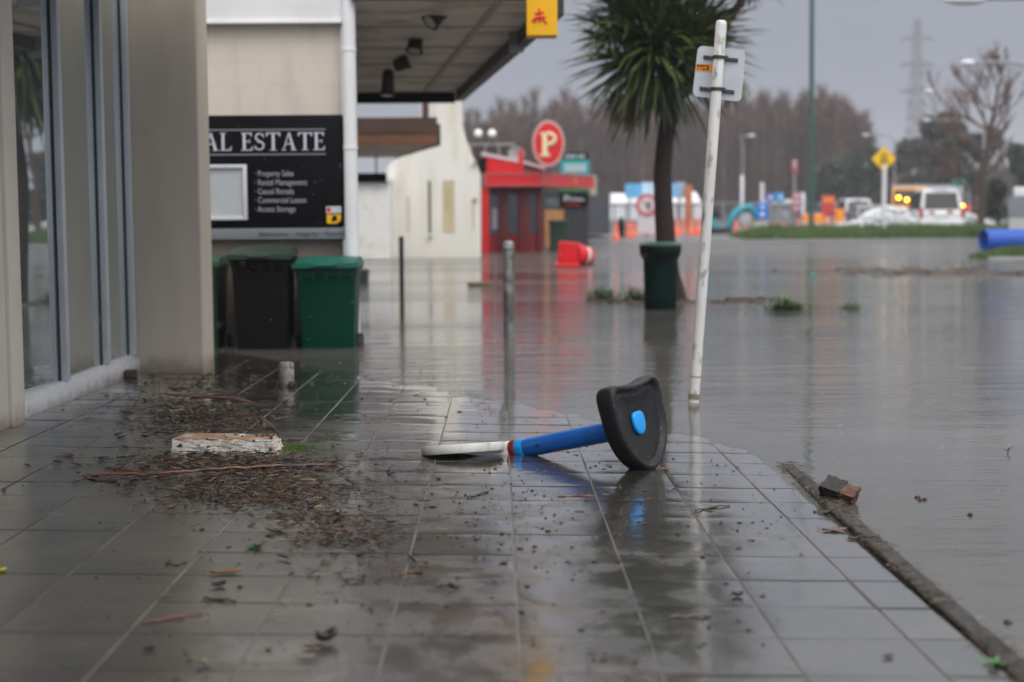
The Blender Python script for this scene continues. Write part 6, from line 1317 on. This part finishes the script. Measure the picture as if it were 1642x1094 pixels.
# small wooden cube by the window frame
pk = Gp(209, 608); t_ = MB().box((pk.x, pk.y+.035, pz(pk.x, pk.y)+.031), (.085, .07, .062), .1).build('wood_cube', mat('end_grain', (.055, .032, .02), .7, var=.35, vscale=25), bevel=.005); tag(t_, 'small dark wooden block beside the window sill', 'wood block')
# post stub
pk = Gp(458, 620); t = thing('post_stub', 'short chipped white post stub standing on the paving before the bins', 'post', (pk.x, pk.y+.05, .03)); rr = 12.2*pk.y/FPX; zb_ = pz(pk.x, pk.y)
b = MB(); b.lathe([(rr*1.02, zb_-.01), (rr, zb_+.05), (rr*1.03, zb_+.09), (rr*.98, zb_+.155), (rr*.9, zb_+.163), (0, zb_+.158)], (pk.x, pk.y+.05, 0), 18); b.build('stub', mat('chipped_stub', (.27, .26, .24), .75, col2=(.12, .10, .08), c2scale=22, c2lo=.52, c2hi=.6, var=.25, vscale=20, bump=.8, bscale=60, bdist=.005), t, smooth=45)
b = MB(); b.ell((pk.x+.05, pk.y-.03, zb_+.018), (.035, .03, .02), 8, 6, jit=.25); b.build('mud_clod', M['bark'], t)
# crumbs on the water right of the kerb
for k, (u, v, s, lb_) in enumerate(((1475, 803, .009, 'left of three dark crumbs floating right of the kerb'), (1471, 799, .011, 'middle one of three dark crumbs floating right of the kerb'), (1483, 802, .010, 'right of three dark crumbs floating right of the kerb'), (1556, 827, .012, 'dark floating crumb farther right than the three crumbs'), (1616, 1000, .011, 'dark floating crumb near the lower right edge'), (1616, 727, .012, 'tiny forked twig floating by the right edge'))):
    p = G(u, v); b = MB()
    if k == 5: b.tube([p, p+Vector((.004, 0, .03))], .003, 5); b.tube([p+Vector((.002, 0, .015)), p+Vector((.022, 0, .035))], .002, 5); b.tube([p+Vector((.002, 0, .012)), p+Vector((-.02, 0, .02))], .002, 5)
    else: b.ell((p.x, p.y, .003), (s*1.1, s*.9, s*.6), 8, 5, jit=.4)
    tag(b.build('floating_crumb', M['bark']), lb_, 'debris', 'crumbs floating on the water beside the kerb')
# litter: stems, bark flakes, leaf bits
lit = [mat('litter_dark', (.022, .014, .010), .5, coat=.3), mat('litter_brown', (.070, .032, .018), .5, coat=.3), mat('litter_tan', (.14, .075, .035), .6), mat('litter_green', (.06, .075, .015), .5), mat('litter_pale', (.30, .26, .12), .5)]
r = random.Random(101); b = MB()
def flake(p, s, mi):
    k = r.random()
    if k < .62:   # stem
        a = r.gauss(0, .5) if r.random() < .7 else r.uniform(0, 3.14); L_ = s*r.uniform(.6, 2.4); d = Vector((math.cos(a), math.sin(a), r.uniform(-.05, .10)))*L_; q = s*r.uniform(.04, .10); m1 = p+d*.5+Vector((r.gauss(0, L_*.08), r.gauss(0, L_*.08), r.uniform(0, .004)))
        b.tube([p, m1, p+d], [q, q, q*.6], 3, mi, cap=False)
    else:
        a = r.uniform(0, 6.28); d = Vector((math.cos(a), math.sin(a), r.uniform(-.1, .3)))*s*r.uniform(.3, .8); e = Vector((-math.sin(a), math.cos(a), r.uniform(0, .4)))*s*r.uniform(.12, .4)
        z = Vector((0, 0, s*.12)); b.add([p-d*.5, p+e*.5+z, p+d*.5, p-e*.5+z*.3], [(0, 1, 2), (0, 2, 3)], mi)
def pick():
    x = r.random(); return 0 if x < .48 else 1 if x < .84 else 2 if x < .92 else 3 if x < .975 else 4
bands = [((330, 615), (60, 9), 260, .020), ((300, 655), (42, 16), 420, .024), ((345, 672), (48, 9), 380, .024), ((300, 690), (45, 9), 160, .02), ((390, 668), (35, 6), 120, .018), ((350, 742), (70, 7), 900, .020), ((430, 748), (60, 12), 500, .019), ((290, 770), (55, 9), 240, .018),
 ((440, 778), (60, 10), 700, .018), ((400, 795), (65, 11), 800, .016), ((470, 800), (40, 10), 300, .016), ((520, 835), (38, 14), 260, .018), ((560, 855), (34, 10), 220, .018), ((500, 860), (30, 14), 120, .016), ((570, 900), (40, 22), 110, .017), ((620, 870), (30, 20), 50, .015), ((680, 600), (60, 8), 30, .015), ((480, 625), (60, 10), 60, .016)]
for (c, sd, n_, s) in bands:
    for k in range(int(n_*1.05)):
        w_ = 1.0 if r.random() < .7 else 1.9; u, v = r.gauss(c[0], sd[0]*w_), r.gauss(c[1], sd[1]*w_)
        if noise.noise(Vector((u*.045, v*.11, 2))) < -.10 and r.random() < .75: continue
        if v < 597 and u < 338: continue
        p = ground_pt(u, v, .003+r.uniform(0, .004)); 
        if p.x < -2.65: continue
        flake(p+Vector((0, 0, r.uniform(0, .008))), s*r.uniform(.6, 2.1), pick())
def chip(p, s, mi):
    a = r.gauss(0, .7); M_ = Matrix.Rotation(a, 3, 'Z') @ Matrix.Rotation(r.uniform(-.35, .35), 3, 'Y'); b.ell(p+Vector((0, 0, s*.15)), (s, s*r.uniform(.15, .4), s*r.uniform(.08, .2)), 7, 4, mi, M=M_, jit=.3)
for (c, sd, n_, s) in bands:
    for k in range(int(n_*.26)):
        u, v = r.gauss(c[0], sd[0]*1.4), r.gauss(c[1], sd[1]*1.5)
        if v < 600 and u < 338: continue
        p = ground_pt(u, v, .004)
        if p.x < -2.6: continue
        chip(p, s*r.uniform(.35, 1.5)*(1.6 if r.random() < .12 else 1), 0 if r.random() < .6 else 1)
struct(b.build('leaf_litter', lit), 'stuff', 'matted leaf litter and stems strewn across the wet paving')
b = MB()
for k in range(2300):      # sparse crumbs
    u = r.uniform(150, 1250); v = 600+490*r.random()**2.2
    if r.random() < .3: u = r.gauss(900, 170); v = r.gauss(815, 50)
    p = Gp(u, v)
    if p.x < -2.6 or p.x > 1.26 or p.z < .0: continue
    p = Vector((p.x, p.y, pz(p.x, p.y)+.0025)); s = .0022+.006*r.random()**3.5; q = r.random()
    if q < .6: b.ell(p, (s*r.uniform(.8, 1.9), s*r.uniform(.6, 1.1), s*.4), 6, 4, pick() if r.random() < .3 else 0, jit=.45)
    else: flake(p, s*3.0, pick())
struct(b.build('grit_and_crumbs', lit), 'stuff', 'scattered dark crumbs and leaf bits over the whole footpath')
b = MB()
for k in range(3000):       # debris along the kerb and on it
    y = 3.6+r.random()*3.7; xl = 1.285+(y-3.7)*.014
    if r.random() < .6: p = Vector((xl-.006+r.gauss(0, .012), y, pz(1.26, y)+.004)); s = .010
    else: p = Vector((xl+r.uniform(.0, .068), y, pz(1.3, y)+.009)); s = .013
    if noise.noise(Vector((y*2.2, 3, 1))) < -.12 and r.random() < .8: continue
    flake(p, s*r.uniform(.5, 1.5), pick())
struct(b.build('kerb_litter', lit), 'stuff', 'leaf bits and moss caught along the kerb')
# waterline scum on the paving edge
b = MB()
for k in range(130):
    f_ = r.random(); u = 735+f_*60+r.gauss(0, 6); v = 622+f_*42+r.gauss(0, 4); p = ground_pt(u, v, .003); flake(p, .012*r.uniform(.5, 1.4), pick())
struct(b.build('waterline_litter', lit), 'stuff', 'thin line of crumbs left at the water edge behind the stool')
# ================================================================== falling rain
b = MB(); r = random.Random(55)
for k in range(900):
    y = r.uniform(3.5, 16); p = P(r.uniform(-20, 1660), r.uniform(-20, 800), y); q = r.uniform(.0006, .0011); 
    if p.z < .15: continue
    b.ell(p, (q, q, q*r.uniform(1.5, 4)), 5, 3)
struct(b.build('rain', mat('raindrop', (.9, .92, .95), .1, trans=.3, ior=1.33), smooth=80), 'stuff', 'fine raindrops falling over the street')
# ================================================================== haze
hm = bpy.data.materials.new('haze_volume'); hm.use_nodes = True; nt_ = hm.node_tree; nt_.nodes.clear()
pvn = nt_.nodes.new('ShaderNodeVolumePrincipled'); pvn.inputs['Color'].default_value = (.78, .80, .86, 1); pvn.inputs['Density'].default_value = .0008; pvn.inputs['Anisotropy'].default_value = .0
on = nt_.nodes.new('ShaderNodeOutputMaterial'); nt_.links.new(pvn.outputs[0], on.inputs['Volume'])
b = MB(); b.span((-950, -45, -1.5), (950, 1520, 62)); o = b.build('haze', hm); struct(o, 'stuff', 'thin grey rain haze over the whole street')
